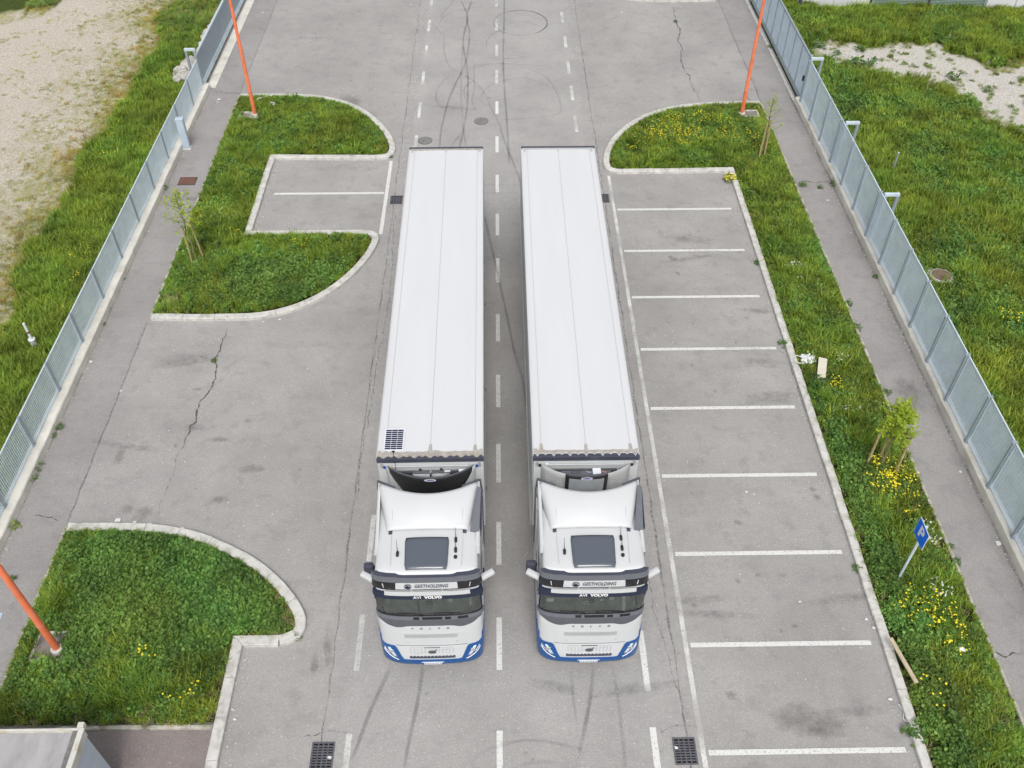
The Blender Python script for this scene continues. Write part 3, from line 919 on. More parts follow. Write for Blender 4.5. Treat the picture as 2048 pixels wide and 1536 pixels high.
PR = {
    'grass': [proto('p', blade_tuft(34, 0.13, 0.10, 0.26, 0.017, 0.9, i), M['grass']) for i in range(4)],
    'tall': [proto('p', blade_tuft(30, 0.11, 0.20, 0.44, 0.019, 0.8, 20 + i), M['grass']) for i in range(3)],
    'weed': [proto('p', leaf_clump(44, 0.17, 0.28, 0.085, 40 + i), M['weed']) for i in range(4)],
    'straw': [proto('p', blade_tuft(24, 0.13, 0.06, 0.2, 0.01, 1.0, 60 + i), M['straw']) for i in range(3)],
    'short': [proto('p', blade_tuft(26, 0.15, 0.03, 0.09, 0.012, 1.1, 80 + i), M['grass']) for i in range(3)],
}
FLW = {
    'yellow': [proto('p', flower(3, 0.12, 0.30, 0.026, 100 + i), M['yellow']) for i in range(3)],
    'white': [proto('p', flower(4, 0.11, 0.26, 0.024, 110 + i), M['white']) for i in range(3)],
}
COLL = {}
def coll_for(key, protos):
    c = bpy.data.collections.new('shapes_' + key)
    for i, o in enumerate(protos):
        o.name = 'shape_%02d' % i
        c.objects.link(o)
    COLL[key] = c
KEYS = ['grass', 'tall', 'weed', 'straw', 'short']
IDX = {}
allp = []
for k in KEYS:
    IDX[k] = [len(allp) + i for i in range(len(PR[k]))]
    allp += PR[k]
for k in ('yellow', 'white'):
    IDX[k] = [len(allp) + i for i in range(len(FLW[k]))]
    allp += FLW[k]
cc = bpy.data.collections.new('clump_shapes')
for i, o in enumerate(allp):
    o.name = 'shape_%03d' % i
    cc.objects.link(o)

def gn_tree():
    ng = bpy.data.node_groups.new('scatter', 'GeometryNodeTree')
    ng.interface.new_socket('Geometry', in_out='INPUT', socket_type='NodeSocketGeometry')
    ng.interface.new_socket('Geometry', in_out='OUTPUT', socket_type='NodeSocketGeometry')
    N, L = ng.nodes, ng.links
    gi, go = N.new('NodeGroupInput'), N.new('NodeGroupOutput')
    ci = N.new('GeometryNodeCollectionInfo')
    ci.inputs['Collection'].default_value = cc
    ci.inputs['Separate Children'].default_value = True
    ci.inputs['Reset Children'].default_value = True
    ip = N.new('GeometryNodeInstanceOnPoints')
    ip.inputs['Pick Instance'].default_value = True
    def attr(n, t):
        a = N.new('GeometryNodeInputNamedAttribute')
        a.data_type = t
        a.inputs['Name'].default_value = n
        return a
    a1, a2, a3 = attr('pick', 'INT'), attr('rot', 'FLOAT_VECTOR'), attr('scl', 'FLOAT_VECTOR')
    L.new(gi.outputs[0], ip.inputs['Points'])
    L.new(ci.outputs[0], ip.inputs['Instance'])
    L.new(a1.outputs['Attribute'], ip.inputs['Instance Index'])
    L.new(a2.outputs['Attribute'], ip.inputs['Rotation'])
    L.new(a3.outputs['Attribute'], ip.inputs['Scale'])
    L.new(ip.outputs[0], go.inputs[0])
    return ng
NG = gn_tree()

def scatter(name, pts, label, cat):
    """pts: list of (x, y, z, kind, scale_xy, scale_z, (r,g,b))"""
    if not pts:
        return None
    n = len(pts)
    me = bpy.data.meshes.new(name)
    me.vertices.add(n)
    me.vertices.foreach_set('co', np.array([p[:3] for p in pts], dtype=np.float32).ravel())
    pick = np.array([random.choice(IDX[p[3]]) for p in pts], dtype=np.int32)
    me.attributes.new('pick', 'INT', 'POINT').data.foreach_set('value', pick)
    rot = np.zeros((n, 3), dtype=np.float32)
    rot[:, 2] = rng.uniform(0, 6.283, n)
    rot[:, 0] = rng.normal(0, 0.12, n)
    rot[:, 1] = rng.normal(0, 0.12, n)
    me.attributes.new('rot', 'FLOAT_VECTOR', 'POINT').data.foreach_set('vector', rot.ravel())
    me.attributes.new('scl', 'FLOAT_VECTOR', 'POINT').data.foreach_set('vector', np.array([(p[4], p[4], p[5]) for p in pts], dtype=np.float32).ravel())
    me.attributes.new('tint', 'FLOAT_COLOR', 'POINT').data.foreach_set('color', np.array([(*p[6], 1) for p in pts], dtype=np.float32).ravel())
    o = bpy.data.objects.new(name, me)
    C.objects.link(o)
    md = o.modifiers.new('scatter', 'NODES')
    md.node_group = NG
    tag(o, label, cat, kind='stuff')
    return o

def tintv(x, y, seed, base=(1, 1, 1), amp=0.42):
    a = (fbm(x, y, 0.7, seed) + .5 * fbm(x, y, 2.5, seed + 3)) * amp + random.uniform(-0.24, 0.24)
    h = fbm(x, y, 0.45, seed + 20)
    v = max(0.35, 1 + a)
    return (base[0] * v * (1 + 0.22 * h), base[1] * v, base[2] * v * (1 - 0.1 * h))

def poly_pts(poly, dens):
    xs = [p[0] for p in poly]
    ys = [p[1] for p in poly]
    x0, x1, y0, y1 = min(xs), max(xs), min(ys), max(ys)
    n = int((x1 - x0) * (y1 - y0) * dens)
    P = np.stack([rng.uniform(x0, x1, n), rng.uniform(y0, y1, n)], 1)
    m = np.zeros(n, bool)
    j = len(poly) - 1
    for i in range(len(poly)):
        xi, yi = poly[i]
        xj, yj = poly[j]
        if yi != yj:
            c = ((yi > P[:, 1]) != (yj > P[:, 1])) & (P[:, 0] < (xj - xi) * (P[:, 1] - yi) / (yj - yi) + xi)
            m ^= c
        j = i
    return P[m]

def edge_dist(poly, P):
    best = np.full(len(P), 1e9)
    for i in range(len(poly)):
        a = np.array(poly[i])
        b = np.array(poly[(i + 1) % len(poly)])
        d = b - a
        t = np.clip(((P - a) @ d) / (d @ d), 0, 1)
        best = np.minimum(best, np.hypot(*(P - a - t[:, None] * d).T))
    return best

# lamp plinths and covers that stand free of grass
CLEAR = [(9.70, 10.05, 10.2, 11.4), (-11.84, -10.92, 37.68, 38.30), (10.98, 11.90, 37.52, 38.14), (-11.80, -10.98, 11.02, 11.90)]

def verge(key, dens, weedf, label, seed, dry=None):
    poly = ISL[key]
    P = poly_pts(poly, dens)
    E = edge_dist(poly, P)
    out = []
    for (x, y), e in zip(P, E):
        if any(a <= x <= b and c <= y <= d and random.random() < .97 for a, b, c, d in CLEAR):
            continue
        wf = weedf(x, y)
        near = sstep(0.0, 0.4, e)
        d = dry(x, y) if dry else 0.0
        u = random.random()
        z = 0.075
        if d > random.random():
            out.append((x, y, z, 'straw' if u < 0.75 else 'short', 0.9, 0.8 * near + 0.3, tintv(x, y, seed)))
        elif u < wf and e > 0.10:
            s_ = 0.55 + 0.55 * near * random.uniform(0.6, 1.2)
            out.append((x, y, z, 'weed', s_, s_, tintv(x, y, seed, (0.86, 0.92, 0.75))))
        else:
            k = 'tall' if fbm(x, y, 0.5, seed + 7) > 0.12 and e > 0.3 and random.random() < 0.5 else 'grass'
            s_ = 0.5 + 0.6 * near * random.uniform(0.7, 1.15)
            out.append((x, y, z, k, min(1.0, s_ + .1), s_, tintv(x, y, seed, (1.0, 1.0, 0.8))))
    return scatter('verge_grass', out, label, 'grass')

verge('A', 75, lambda x, y: 0.12 + 0.75 * sstep(27.6, 26.4, y) * sstep(-10.5, -9, x) * sstep(24.4, 25, y), 'mown green grass in the upper left verge behind the kerb', 1.0,
      lambda x, y: 0.45 * sstep(-5.9, -5.1, x) * sstep(36.6, 35.2, y) * sstep(34.5, 34.9, y) + (0.6 if x < -11.4 and y < 25.4 else 0))
verge('B', 110, lambda x, y: 0.25 + 0.65 * sstep(-11.8, -10.6, x) * sstep(10.2, 11.3, y), 'lush broad-leaved weeds and grass in the lower left verge', 2.0,
      lambda x, y: max(0.85 * sstep(-6.2, -5.6, x), 0.5 * sstep(10.1, 9.6, y), 0.5 * sstep(-7.6, -7.0, x) * sstep(11.8, 11.2, y)))
verge('C', 80, lambda x, y: 0.15 + 0.7 * sstep(10.9, 10.4, x) * sstep(20.2, 18.8, y) + 0.2 * fbm(x, y, .6, 5), 'grass verge beside the right pavement and its rounded end', 3.0,
      lambda x, y: 0.2 + 0.3 * fbm(x, y, 0.8, 12) if y < 33 else 0.05)
verge('D', 26, lambda x, y: 0.1, 'strip of grass behind the far right kerb', 4.0)
verge('E', 20, lambda x, y: 0.1, 'strip of grass behind the far left kerb', 5.0)

# left field
out = []
P = np.stack([rng.uniform(-26, -14.25, 26000 * 2), rng.uniform(10, 56, 26000 * 2)], 1)
for x, y in P:
    d = gravel_left(x, y)
    if d > 5:
        continue
    if ((x + 15.3) / .75) ** 2 + ((y - 42.6) / 1.6) ** 2 < 1 or ((x + 15.0) / .45) ** 2 + ((y - 46.6) / 2.5) ** 2 < 1:
        if random.random() < .85:
            continue
    far = sstep(42, 50, y)
    u = random.random()
    if d < 0.2:
        if u < 0.12:
            out.append((x, y, -0.05, 'weed', random.uniform(.6, 1.0), random.uniform(.6, 1.0), tintv(x, y, 31)))
        elif u < 0.12 + 0.10 + 0.25 * far:
            out.append((x, y, -0.05, 'straw', 1.0, 1.1, tintv(x, y, 31)))
        else:
            out.append((x, y, -0.05, 'tall' if random.random() < 0.4 - 0.3 * far else 'grass', random.uniform(.8, 1.2), random.uniform(.8, 1.25) * (1 - .3 * far), tintv(x, y, 31, (1.0, 1.0, 0.8), .4)))
    else:
        pz = math.exp(-d / 1.0)
        if u < 0.9 * pz:
            out.append((x, y, -0.05, 'short' if random.random() < .6 else 'straw', random.uniform(.7, 1.1), random.uniform(.6, 1.1), tintv(x, y, 31, (1.25, 1.05, .7))))
scatter('field_grass', out, 'long green grass between the gravel field and the left fence', 'grass')
out = []
for x, y in np.stack([rng.uniform(-32, -16.5, 9000), rng.uniform(14, 56, 9000)], 1):
    d = gravel_left(x, y)
    if d > 0.3 and fbm(x, y, 0.7, 50) + 0.3 * random.random() > 0.25:
        out.append((x, y, -0.06, 'short', random.uniform(.4, .8), random.uniform(.4, .9), tintv(x, y, 32, (1.7, 1.25, 0.9))))
scatter('sparse_moss_tufts', out, 'sparse yellowish tufts on the pale gravel field', 'grass')

# right field
out = []
P = np.stack([rng.uniform(14.3, 31.5, 60000), rng.uniform(12, 56, 60000)], 1)
hw_ = 0.62
for x, y in P:
    if x > 9 + y * 0.60 + 1.5 or (y > 49.6 + 0.05 * (x - 20) and x > 17.5):
        continue
    d = gravel_right(x, y)
    u = random.random()
    if d < 0.05:
        top = sstep(42, 45, y)
        wf = 0.30 + 0.9 * fbm(x, y, 0.35, 60) - 0.2 * top
        z = -0.05
        if math.hypot(x - 16.19, y - 26.0) < 0.6 and random.random() < 0.9:
            continue
        if u < wf:
            s_ = random.uniform(.8, 1.35)
            out.append((x, y, z, 'weed', s_, s_, tintv(x, y, 41, (0.86, 0.94, 0.8))))
        elif u < wf + 0.06:
            out.append((x, y, z, 'straw', 1.1, 1.3, tintv(x, y, 41)))
        else:
            out.append((x, y, z, 'tall' if random.random() < .45 else 'grass', random.uniform(.9, 1.3), random.uniform(.8, 1.3), tintv(x, y, 41, (1.0, .98, .8))))
    elif u < 0.55 * math.exp(-d / 0.45) or (fbm(x, y, 1.3, 70) > 0.36 and u < .7):
        out.append((x, y, -0.05, random.choice(('short', 'straw', 'weed', 'grass')), random.uniform(.4, .8), random.uniform(.3, .7), tintv(x, y, 41, (1.1, 1, .8))))
scatter('field_grass', out, 'thick wild grass and weeds behind the right fence', 'grass')

def flowers(name, kind, cx, cy, rx, ry, n, zb, label, poly=None):
    out = []
    for _ in range(n):
        a = random.uniform(0, 6.283)
        q = random.random() ** 0.6
        x, y = cx + rx * q * math.cos(a), cy + ry * q * math.sin(a)
        if poly and (not inside(poly, x, y) or seg_d(poly, x, y) < 0.15):
            continue
        s_ = random.uniform(.7, 1.1)
        out.append((x, y, zb, kind, s_, s_, (1, 1, 1)))
    scatter(name, out, label, 'flowers')
IC = ISL['C']
f = (8.77, 36.28)
flowers('yellow_flowers', 'yellow', 8.8, 36.3, 2.2, 1.6, 240, 0.06, 'yellow flowers carpeting the rounded end of the right verge', IC)
flowers('yellow_flowers', 'yellow', 6.6, 35.4, 1.3, 1.0, 60, 0.06, 'yellow flowers near the kerb tip of the right verge', IC)
flowers('yellow_flowers', 'yellow', 11.2, 35.2, 0.6, 0.9, 26, 0.06, 'yellow flowers round the upper right sapling', IC)
flowers('yellow_flowers', 'yellow', 11.3, 16.6, 0.75, 0.7, 75, 0.06, 'yellow flowers at the foot of the leafy right sapling', IC)
flowers('yellow_flowers', 'yellow', 11.45, 15.9, 0.5, 1.0, 26, 0.06, 'thin scatter of yellow flowers along the edging below the leafy right sapling', IC)
flowers('yellow_flowers', 'yellow', 10.95, 12.3, 0.75, 0.7, 55, 0.06, 'yellow flowers just below the blue parking sign', IC)
flowers('yellow_flowers', 'yellow', 11.35, 11.5, 0.5, 0.6, 18, 0.06, 'small yellow flowers between the timber plank and the edging', IC)
flowers('yellow_flowers', 'yellow', 10.75, 20.4, 0.28, 0.3, 10, 0.06, 'small clump of yellow flowers above the daisies on the right verge', IC)
flowers('yellow_flowers', 'yellow', 10.4, 9.7, 0.4, 0.9, 8, 0.06, 'few yellow flowers at the near end of the right verge', IC)
flowers('yellow_flowers', 'yellow', -9.0, 11.1, 0.4, 0.3, 6, 0.12, 'yellow flowers in the weeds of the lower left verge', ISL['B'])
flowers('yellow_flowers', 'yellow', -7.7, 10.2, 0.5, 0.3, 8, 0.06, 'yellow flowers at the near corner of the lower left verge', ISL['B'])
flowers('yellow_flowers', 'yellow', -7.6, 28.3, 0.5, 0.3, 6, 0.06, 'few yellow flowers on the left verge below the parking bays', ISL['A'])
flowers('yellow_flowers', 'yellow', -10.2, 28.8, 0.5, 0.4, 8, 0.06, 'sprinkle of yellow flowers beside the left bay kerb corner', ISL['A'])
flowers('yellow_flowers', 'yellow', 17.7, 23.6, 0.35, 0.4, 14, 0.05, 'yellow flower clump behind the right fence, the upper one')
flowers('yellow_flowers', 'yellow', 16.7, 19.3, 0.25, 0.2, 12, 0.05, 'yellow flower clump close behind the right fence, the lower one')
flowers('yellow_flowers', 'yellow', 18.6, 46.3, 0.5, 0.4, 16, -0.02, 'yellow flowers above the white gravel strip')
flowers('yellow_flowers', 'yellow', -16.3, 42.5, 0.5, 0.9, 14, -0.02, 'yellow flowers beside the rubble heap behind the left fence')
flowers('yellow_flowers', 'yellow', -16.8, 36.0, 0.6, 2.5, 12, -0.02, 'scattered yellow flowers in the left field grass')
flowers('yellow_flowers', 'yellow', -15.6, 27.2, 0.5, 1.5, 10, -0.0, 'scattered yellow flowers in the grass close to the left fence')
flowers('daisies', 'white', 10.9, 26.3, 0.35, 0.6, 26, 0.06, 'white daisies on the right verge, topmost patch', IC)
flowers('daisies', 'white', 11.2, 29.3, 0.4, 0.35, 8, 0.06, 'few white daisies beside the edging of the right verge', IC)
flowers('daisies', 'white', 11.25, 21.6, 0.25, 0.25, 11, 0.06, 'white daisies right of the white board', IC)
flowers('daisies', 'white', 10.95, 19.3, 0.28, 0.3, 16, 0.06, 'white daisies just above the leafy right sapling', IC)
flowers('daisies', 'white', 11.85, 14.5, 0.25, 0.5, 16, 0.06, 'white daisies behind the blue parking sign', IC)
flowers('daisies', 'white', 11.5, 12.9, 0.35, 0.4, 16, 0.06, 'white daisies among the yellow flowers below the parking sign', IC)
flowers('daisies', 'white', 23.9, 45.6, 0.7, 0.2, 10, 0.0, 'white flowers in the grass near the green gate')
flowers('daisies', 'white', 22.3, 43.7, 0.4, 0.2, 6, 0.0, 'small white flowers at the edge of the white gravel')

# ------------------------------------------------------------------ weeds in joints
def weed_clump(x, y, z, s_, label, seed, mat='weedleaf', n=60, tall=0.16):
    o = leaf_clump(n, 0.15 * s_, tall * s_, 0.055 * s_ + .01, seed).build('weed_clump', M[mat], fixn=False, loc=(x, y, z))
    return tag(o, label, 'weed', kind='stuff')
WC = [((-14.21, 18.14), 'weed clump', 0)]
for i, (g_, s_, lb) in enumerate([
    ((-13.76, 19.01), 1.3, 'green weed at the foot of the left wall, upper end of the long row'),
    ((-13.84, 18.66), 1.1, 'green weed at the foot of the left wall, middle of the long row'),
    ((-13.88, 17.45), 1.8, 'bushy weed at the foot of the left wall near the bottom'),
    ((-13.89, 16.98), 1.5, 'darker weed below the bushy weed at the left wall foot'),
    ((-13.94, 16.46), 1.2, 'yellowish weed at the left wall foot'),
    ((-13.84, 15.28), 1.9, 'large yellow-green weed where the left wall leaves the frame'),
    ((-13.89, 26.32), 1.1, 'small weed at the left wall foot beside the upper pavement'),
    ((-13.88, 24.50), 1.2, 'small weed at the left wall foot opposite the verge corner'),
    ((-13.85, 23.84), 0.9, 'tiny weed at the left wall foot just below another'),
    ((-13.82, 32.28), 1.4, 'weed at the left wall foot near the rusty cover'),
    ((12.59, 32.14), 1.5, 'dark weed in the crack across the right pavement, left end'),
    ((13.92, 32.19), 1.7, 'dark weed in the crack across the right pavement by the wall'),
    ((13.28, 31.98), 1.0, 'small weed in the middle of the crack across the right pavement'),
    ((9.64, 26.94), 1.2, 'dark weed on the right kerb beside the upper bays'),
    ((9.62, 22.48), 1.5, 'dark weed against the right kerb at a bay line'),
    ((12.40, 24.59), 1.3, 'weed growing over the thin edging of the right pavement'),
    ((12.35, 23.28), 1.4, 'round weed on the thin edging, below another one'),
    ((12.39, 20.14), 1.2, 'weed on the thin edging above the leafy sapling'),
    ((9.63, 8.98), 2.4, 'big grass clump at the near right kerb beside the string'),
    ((9.58, 13.53), 1.2, 'dark weed at the right kerb left of the parking sign'),
    ((14.30, 29.86), 1.2, 'moss and weed at the foot of the right wall'),
    ((13.81, 26.07), 1.0, 'small weed at the right wall foot'),
    ((12.33, 14.22), 1.0, 'weed in the edging right of the parking sign'),
    ((12.33, 13.72), 1.1, 'weed in the edging below the parking sign'),
    ((-9.58, 21.95), 0.8, 'tiny weed in the long crack of the left bay'),
    ((9.56, 48.00), 0.9, 'tiny weed in the crack near the far right kerb'),
    ((-13.16, 13.55), 0.9, 'low weed beside the orange lamp post on the left pavement'),
    ((-5.26, 11.74), 1.1, 'weed at the kerb corner of the lower left verge'),
    ((13.99, 44.89), 1.2, 'long weed by the track of the right gate'),
    ((14.18, 43.22), 0.9, 'dark weed by the lower track of the right gate'),
    ((-4.67, 34.59), 0.7, 'weed tuft at the upper left kerb tip'),
]):
    weed_clump(g_[0], g_[1], 0.005, s_ * .78, lb, 200 + i, mat='leaf2' if 'yellow' in lb else 'weedleaf')
yf = weed_clump(9.62, 32.55, 0.01, 1.9, 'bushy plant with yellow flowers at the corner of the upper right bay', 300)
flower(70, 0.27, 0.22, 0.03, 301).build('blossom', M['yellow'], yf, fixn=False)
# dark weeds in the white gravel
for i, (g_, s_) in enumerate([((16.56, 45.03), 2.4), ((16.72, 43.46), 2.2), ((17.90, 43.01), 2.8), ((18.60, 43.00), 2.0), ((18.56, 44.61), 2.0), ((17.26, 44.17), 1.4), ((22.25, 41.52), 2.2), ((21.16, 40.37), 1.6), ((23.48, 40.24), 1.4), ((19.02, 43.54), 1.0)]):
    tag(weed_clump(g_[0], g_[1], -0.02, s_, None, 330 + i, tall=.12), 'low dark weed on the white gravel, ' + ('leftmost, by the fence', 'near the gate portal top', 'large one at the lower edge of the strip', 'second large one at the lower edge', 'up in the middle of the strip near the fence', 'small one beside the leftmost', 'lone one right of the middle', 'small one on the lower right part', 'small one near the right frame edge', 'small one above the pair at the lower edge')[i], 'weed', 'weeds dotted on the white gravel')

# ------------------------------------------------------------------ walls and fences
def poly_wall(name, x0, x1, y0, y1, h, label, seed):
    n = int((y1 - y0) / 0.5)
    rr = random.Random(seed)
    root = empty(name, (0, 0, 0), 0, label, 'wall')
    y = y0
    k = 0
    while y < y1 - 0.1:
        ye = min(y + 3.0, y1)
        rows = []
        m = max(2, int((ye - y) / 0.3))
        for i in range(m + 1):
            yy = y + 0.004 + (ye - y - 0.008) * i / m
            j = [rr.uniform(-0.008, 0.008) for _ in range(6)]
            rows.append([(x0 + j[0], yy, -0.1), (x0 + j[0], yy, h - 0.03 + j[2]), (x0 + 0.03, yy, h + j[3]), (x1 - 0.03, yy, h + j[4]), (x1 + j[1], yy, h - 0.03 + j[5]), (x1 + j[1], yy, -0.1)])
        mb = MB().grid(rows, closed=True)
        mb.f += [tuple(range(6)), tuple(len(mb.v) - 6 + q for q in reversed(range(6)))]
        mb.m += [0, 0]
        mb.build('wall_section', M['wall'], root)
        y = ye
    return root
poly_wall('concrete_wall', -14.22, -13.80, 4, 40.85, 0.30, 'low pale concrete wall under the left fence', 1)
poly_wall('concrete_wall', 13.90, 14.22, 4, 39.15, 0.30, 'low weathered concrete wall under the right fence', 2)

# left fence: bays of upright flat bars between posts
lf = empty('steel_fence', (0, 0, 0), 0, 'galvanised fence of upright bars on the left concrete wall', 'fence')
xs_ = -14.09
posts_l = [18.09 + 2.297 * k for k in range(-6, 10)] + [40.75]
bar_me = None
for i, y in enumerate(posts_l):
    if i == 0:
        MBp = MB().box(-0.035, 0.035, -0.06, 0.06, 0, 1.22).box(-0.06, 0.06, -0.09, 0.09, 0, 0.012)
        pme = MBp.mesh('fence_post', M['galv'])
    o = bpy.data.objects.new('fence_post', pme)
    C.objects.link(o)
    o.parent = lf
    o.location = (xs_, y, 0.301)
for i in range(len(posts_l) - 1):
    a, b = posts_l[i] + 0.07, posts_l[i + 1] - 0.07
    fr = MB().box(xs_ - .02, xs_ + .02, a, b, 0.335, 0.36).box(xs_ - .02, xs_ + .02, a, b, 1.495, 1.52)
    fr.box(xs_ - .02, xs_ + .02, a, a + .02, .36, 1.495).box(xs_ - .02, xs_ + .02, b - .02, b, .36, 1.495)
    fo = fr.build('fence_panel', M['galv_l'], lf)
    mb = MB()
    n = int((b - a) / 0.085)
    for k in range(1, n):
        yy = a + (b - a) * k / n
        mb.box(xs_ - .012, xs_ + .012, yy - .015, yy + .015, .36, 1.495)
    for zz in (0.66, 0.95, 1.22):
        mb.box(xs_ - .020, xs_ - .0165, a + .02, b - .02, zz, zz + .006)
    mb.build('upright_bars', M['galv_l'], fo, fixn=False, kind='stuff')

# right fence: bays of horizontal flat bars between posts
rf = empty('steel_fence', (0, 0, 0), 0, 'taller galvanised fence of level bars on the right concrete wall', 'fence')
xr = 14.06
posts_r = [16.07 + 1.742 * k for k in range(-6, 14)]
pme = MB().box(-0.03, 0.03, -0.035, 0.035, 0, 1.96).box(-0.06, 0.10, -0.05, 0.05, 1.96, 1.975).box(-0.05, 0.05, -0.08, 0.08, 0, 0.012).mesh('fence_post', M['galv'])
for y in posts_r:
    o = bpy.data.objects.new('fence_post', pme)
    C.objects.link(o)
    o.parent = rf
    o.location = (xr - 0.06, y, 0.301)
for i in range(len(posts_r) - 1):
    a, b = posts_r[i] + 0.04, posts_r[i + 1] - 0.04
    fo = MB().box(xr - .02, xr + .02, a, a + .02, .36, 2.22).box(xr - .02, xr + .02, b - .02, b, .36, 2.22).box(xr - .02, xr + .02, a, b, 2.22, 2.245).box(xr - .02, xr + .02, a, b, .335, .36).build('fence_panel', M['galv_l'], rf)
    mb = MB()
    n = 36
    for k in range(1, n):
        zz = .36 + (2.22 - .36) * k / n
        mb.box(xr - .009, xr + .009, a + .02, b - .02, zz - .007, zz + .007)
    for q in range(1, 13):
        yy = a + (b - a) * q / 13
        mb.box(xr + .0095, xr + .014, yy - .003, yy + .003, .37, 2.21)
    mb.build('level_bars', M['galv_l'], fo, fixn=False, kind='stuff')

# guide portals behind the right fence
def portal(x0, x1, y, h, label, t=0.09):
    r_ = empty('guide_portal', (x0, y, 0), 0, label, 'gate portal', 'steel guide portals beside the fences')
    MB().box(0, t, -t / 2, t / 2, 0, h - t).build('post', M['galv'], r_, bevel=.006)
    MB().box(x1 - x0 - t, x1 - x0, -t / 2, t / 2, -0.1, h - t).build('post', M['galv'], r_, bevel=.006)
    MB().box(0, x1 - x0, -t / 2 - .002, t / 2 + .002, h - t, h).build('crossbar', M['galv_l'], r_, bevel=.006)
    return r_
portal(14.12, 14.68, 38.95, 2.30, 'steel portal at the lower end of the right sliding gate', 0.11)
portal(14.12, 14.68, 33.27, 2.30, 'middle steel portal behind the right fence', 0.11)
portal(14.12, 14.68, 28.10, 2.30, 'lowest steel portal behind the right fence', 0.11)
portal(-14.62, -14.12, 41.0, 1.95, 'steel portal behind the lower end of the left sliding gate', 0.11)

# right sliding gate
gr = empty('sliding_gate', (0, 0, 0), 0, 'galvanised mesh sliding gate at the far end of the right fence', 'gate')
gx = 14.16
MB().box(gx - .05, gx + .05, 39.15, 50.6, 0.10, 0.26).build('bottom_rail', M['galv'], gr, bevel=.006)
MB().box(gx - .04, gx + .04, 39.15, 50.6, 2.2, 2.28).build('top_rail', M['galv'], gr, bevel=.006)
MB().box(gx - .06, gx + .06, 39.03, 39.15, 0.0, 2.35).build('end_post', M['galv'], gr, bevel=.006)
MB().box(gx - .10, gx + .02, 39.3, 39.34, 1.0, 1.25).build('lock', M['satin'], gr)
ys = [39.2 + 1.27 * k for k in range(10)]
for i, y in enumerate(ys):
    MB().box(gx - .035, gx + .035, y, y + .06, 0.26, 2.2).build('stile', M['galv'], gr)
    if i < len(ys) - 1:
        mb = MB()
        for k in range(1, 34):
            zz = .26 + 1.94 * k / 34
            mb.box(gx - .012, gx + .012, y + .06, ys[i + 1], zz - .012, zz + .012)
        for k in range(1, 18):
            yy = y + .06 + (ys[i + 1] - y - .06) * k / 18
            mb.box(gx + .0125, gx + .02, yy - .008, yy + .008, .27, 2.19)
        mb.build('mesh_infill', M['galv_l'], gr, fixn=False, kind='stuff')
MB().box(gx - .1, gx + .1, 50.62, 50.9, 0, 2.4).build('end_post', M['galv'], gr, bevel=.006)
tr = struct(MB().box(13.86, 14.0, 39.2, 52, -0.05, 0.03).box(14.24, 14.4, 39.2, 52, -.05, .02).build('gate_track', M['kerb']))
tag(MB().box(13.86, 14.2, 50.95, 51.6, 0, .75).build('gate_pillar', M['wall'], bevel=.02), 'short concrete pillar at the far end of the right gate', 'pillar')
# left sliding gate: plain sheet infill
gl = empty('sliding_gate', (0, 0, 0), 0, 'blue-grey sheet metal sliding gate at the far end of the left fence', 'gate')
gx = -14.14
MB().box(gx - .045, gx + .045, 40.95, 53.5, 0.12, 0.24).build('bottom_rail', M['galv_l'], gl, bevel=.006)
MB().box(gx - .04, gx + .04, 40.95, 53.5, 0.34, 0.40).build('lower_rail', M['galv_l'], gl, bevel=.006)
MB().box(gx - .04, gx + .04, 40.95, 53.5, 1.62, 1.70).build('top_rail', M['galv_l'], gl, bevel=.006)
y = 40.95
while y < 53.3:
    MB().box(gx - .004, gx + .014, y + .014, y + 2.1 - .014, .40, 1.62).build('sheet_panel', M['sheet'], gl)
    MB().box(gx - .03, gx + .026, y - .014, y + .014, .40, 1.62).build('stile', M['galv'], gl)
    y += 2.1
struct(MB().box(-14.0, -13.72, 40.95, 56, -0.05, 0.04).box(-13.72, -13.6, 40.95, 56, -.05, .022).build('gate_track', M['wall']))

# metal cabinet on the left pavement
cb = empty('meter_cabinet', (-13.66, 35.5, 0), R(6), 'tall pale blue metal cabinet standing against the left wall', 'cabinet')
MB().box(-.15, .15, -.13, .13, 0.03, 1.38).build('body', M['cabinet'], cb, bevel=.008)
MB().box(-.165, .165, -.145, .145, 1.381, 1.42).build('lid', M['cabinet'], cb, bevel=.006)
MB().box(-.125, .125, -.142, -.131, .1, 1.34).build('door', M['cabinet'], cb, bevel=.003)
MB().box(-.18, .18, -.17, .17, -.01, .03).build('plinth', M['wall'], cb)

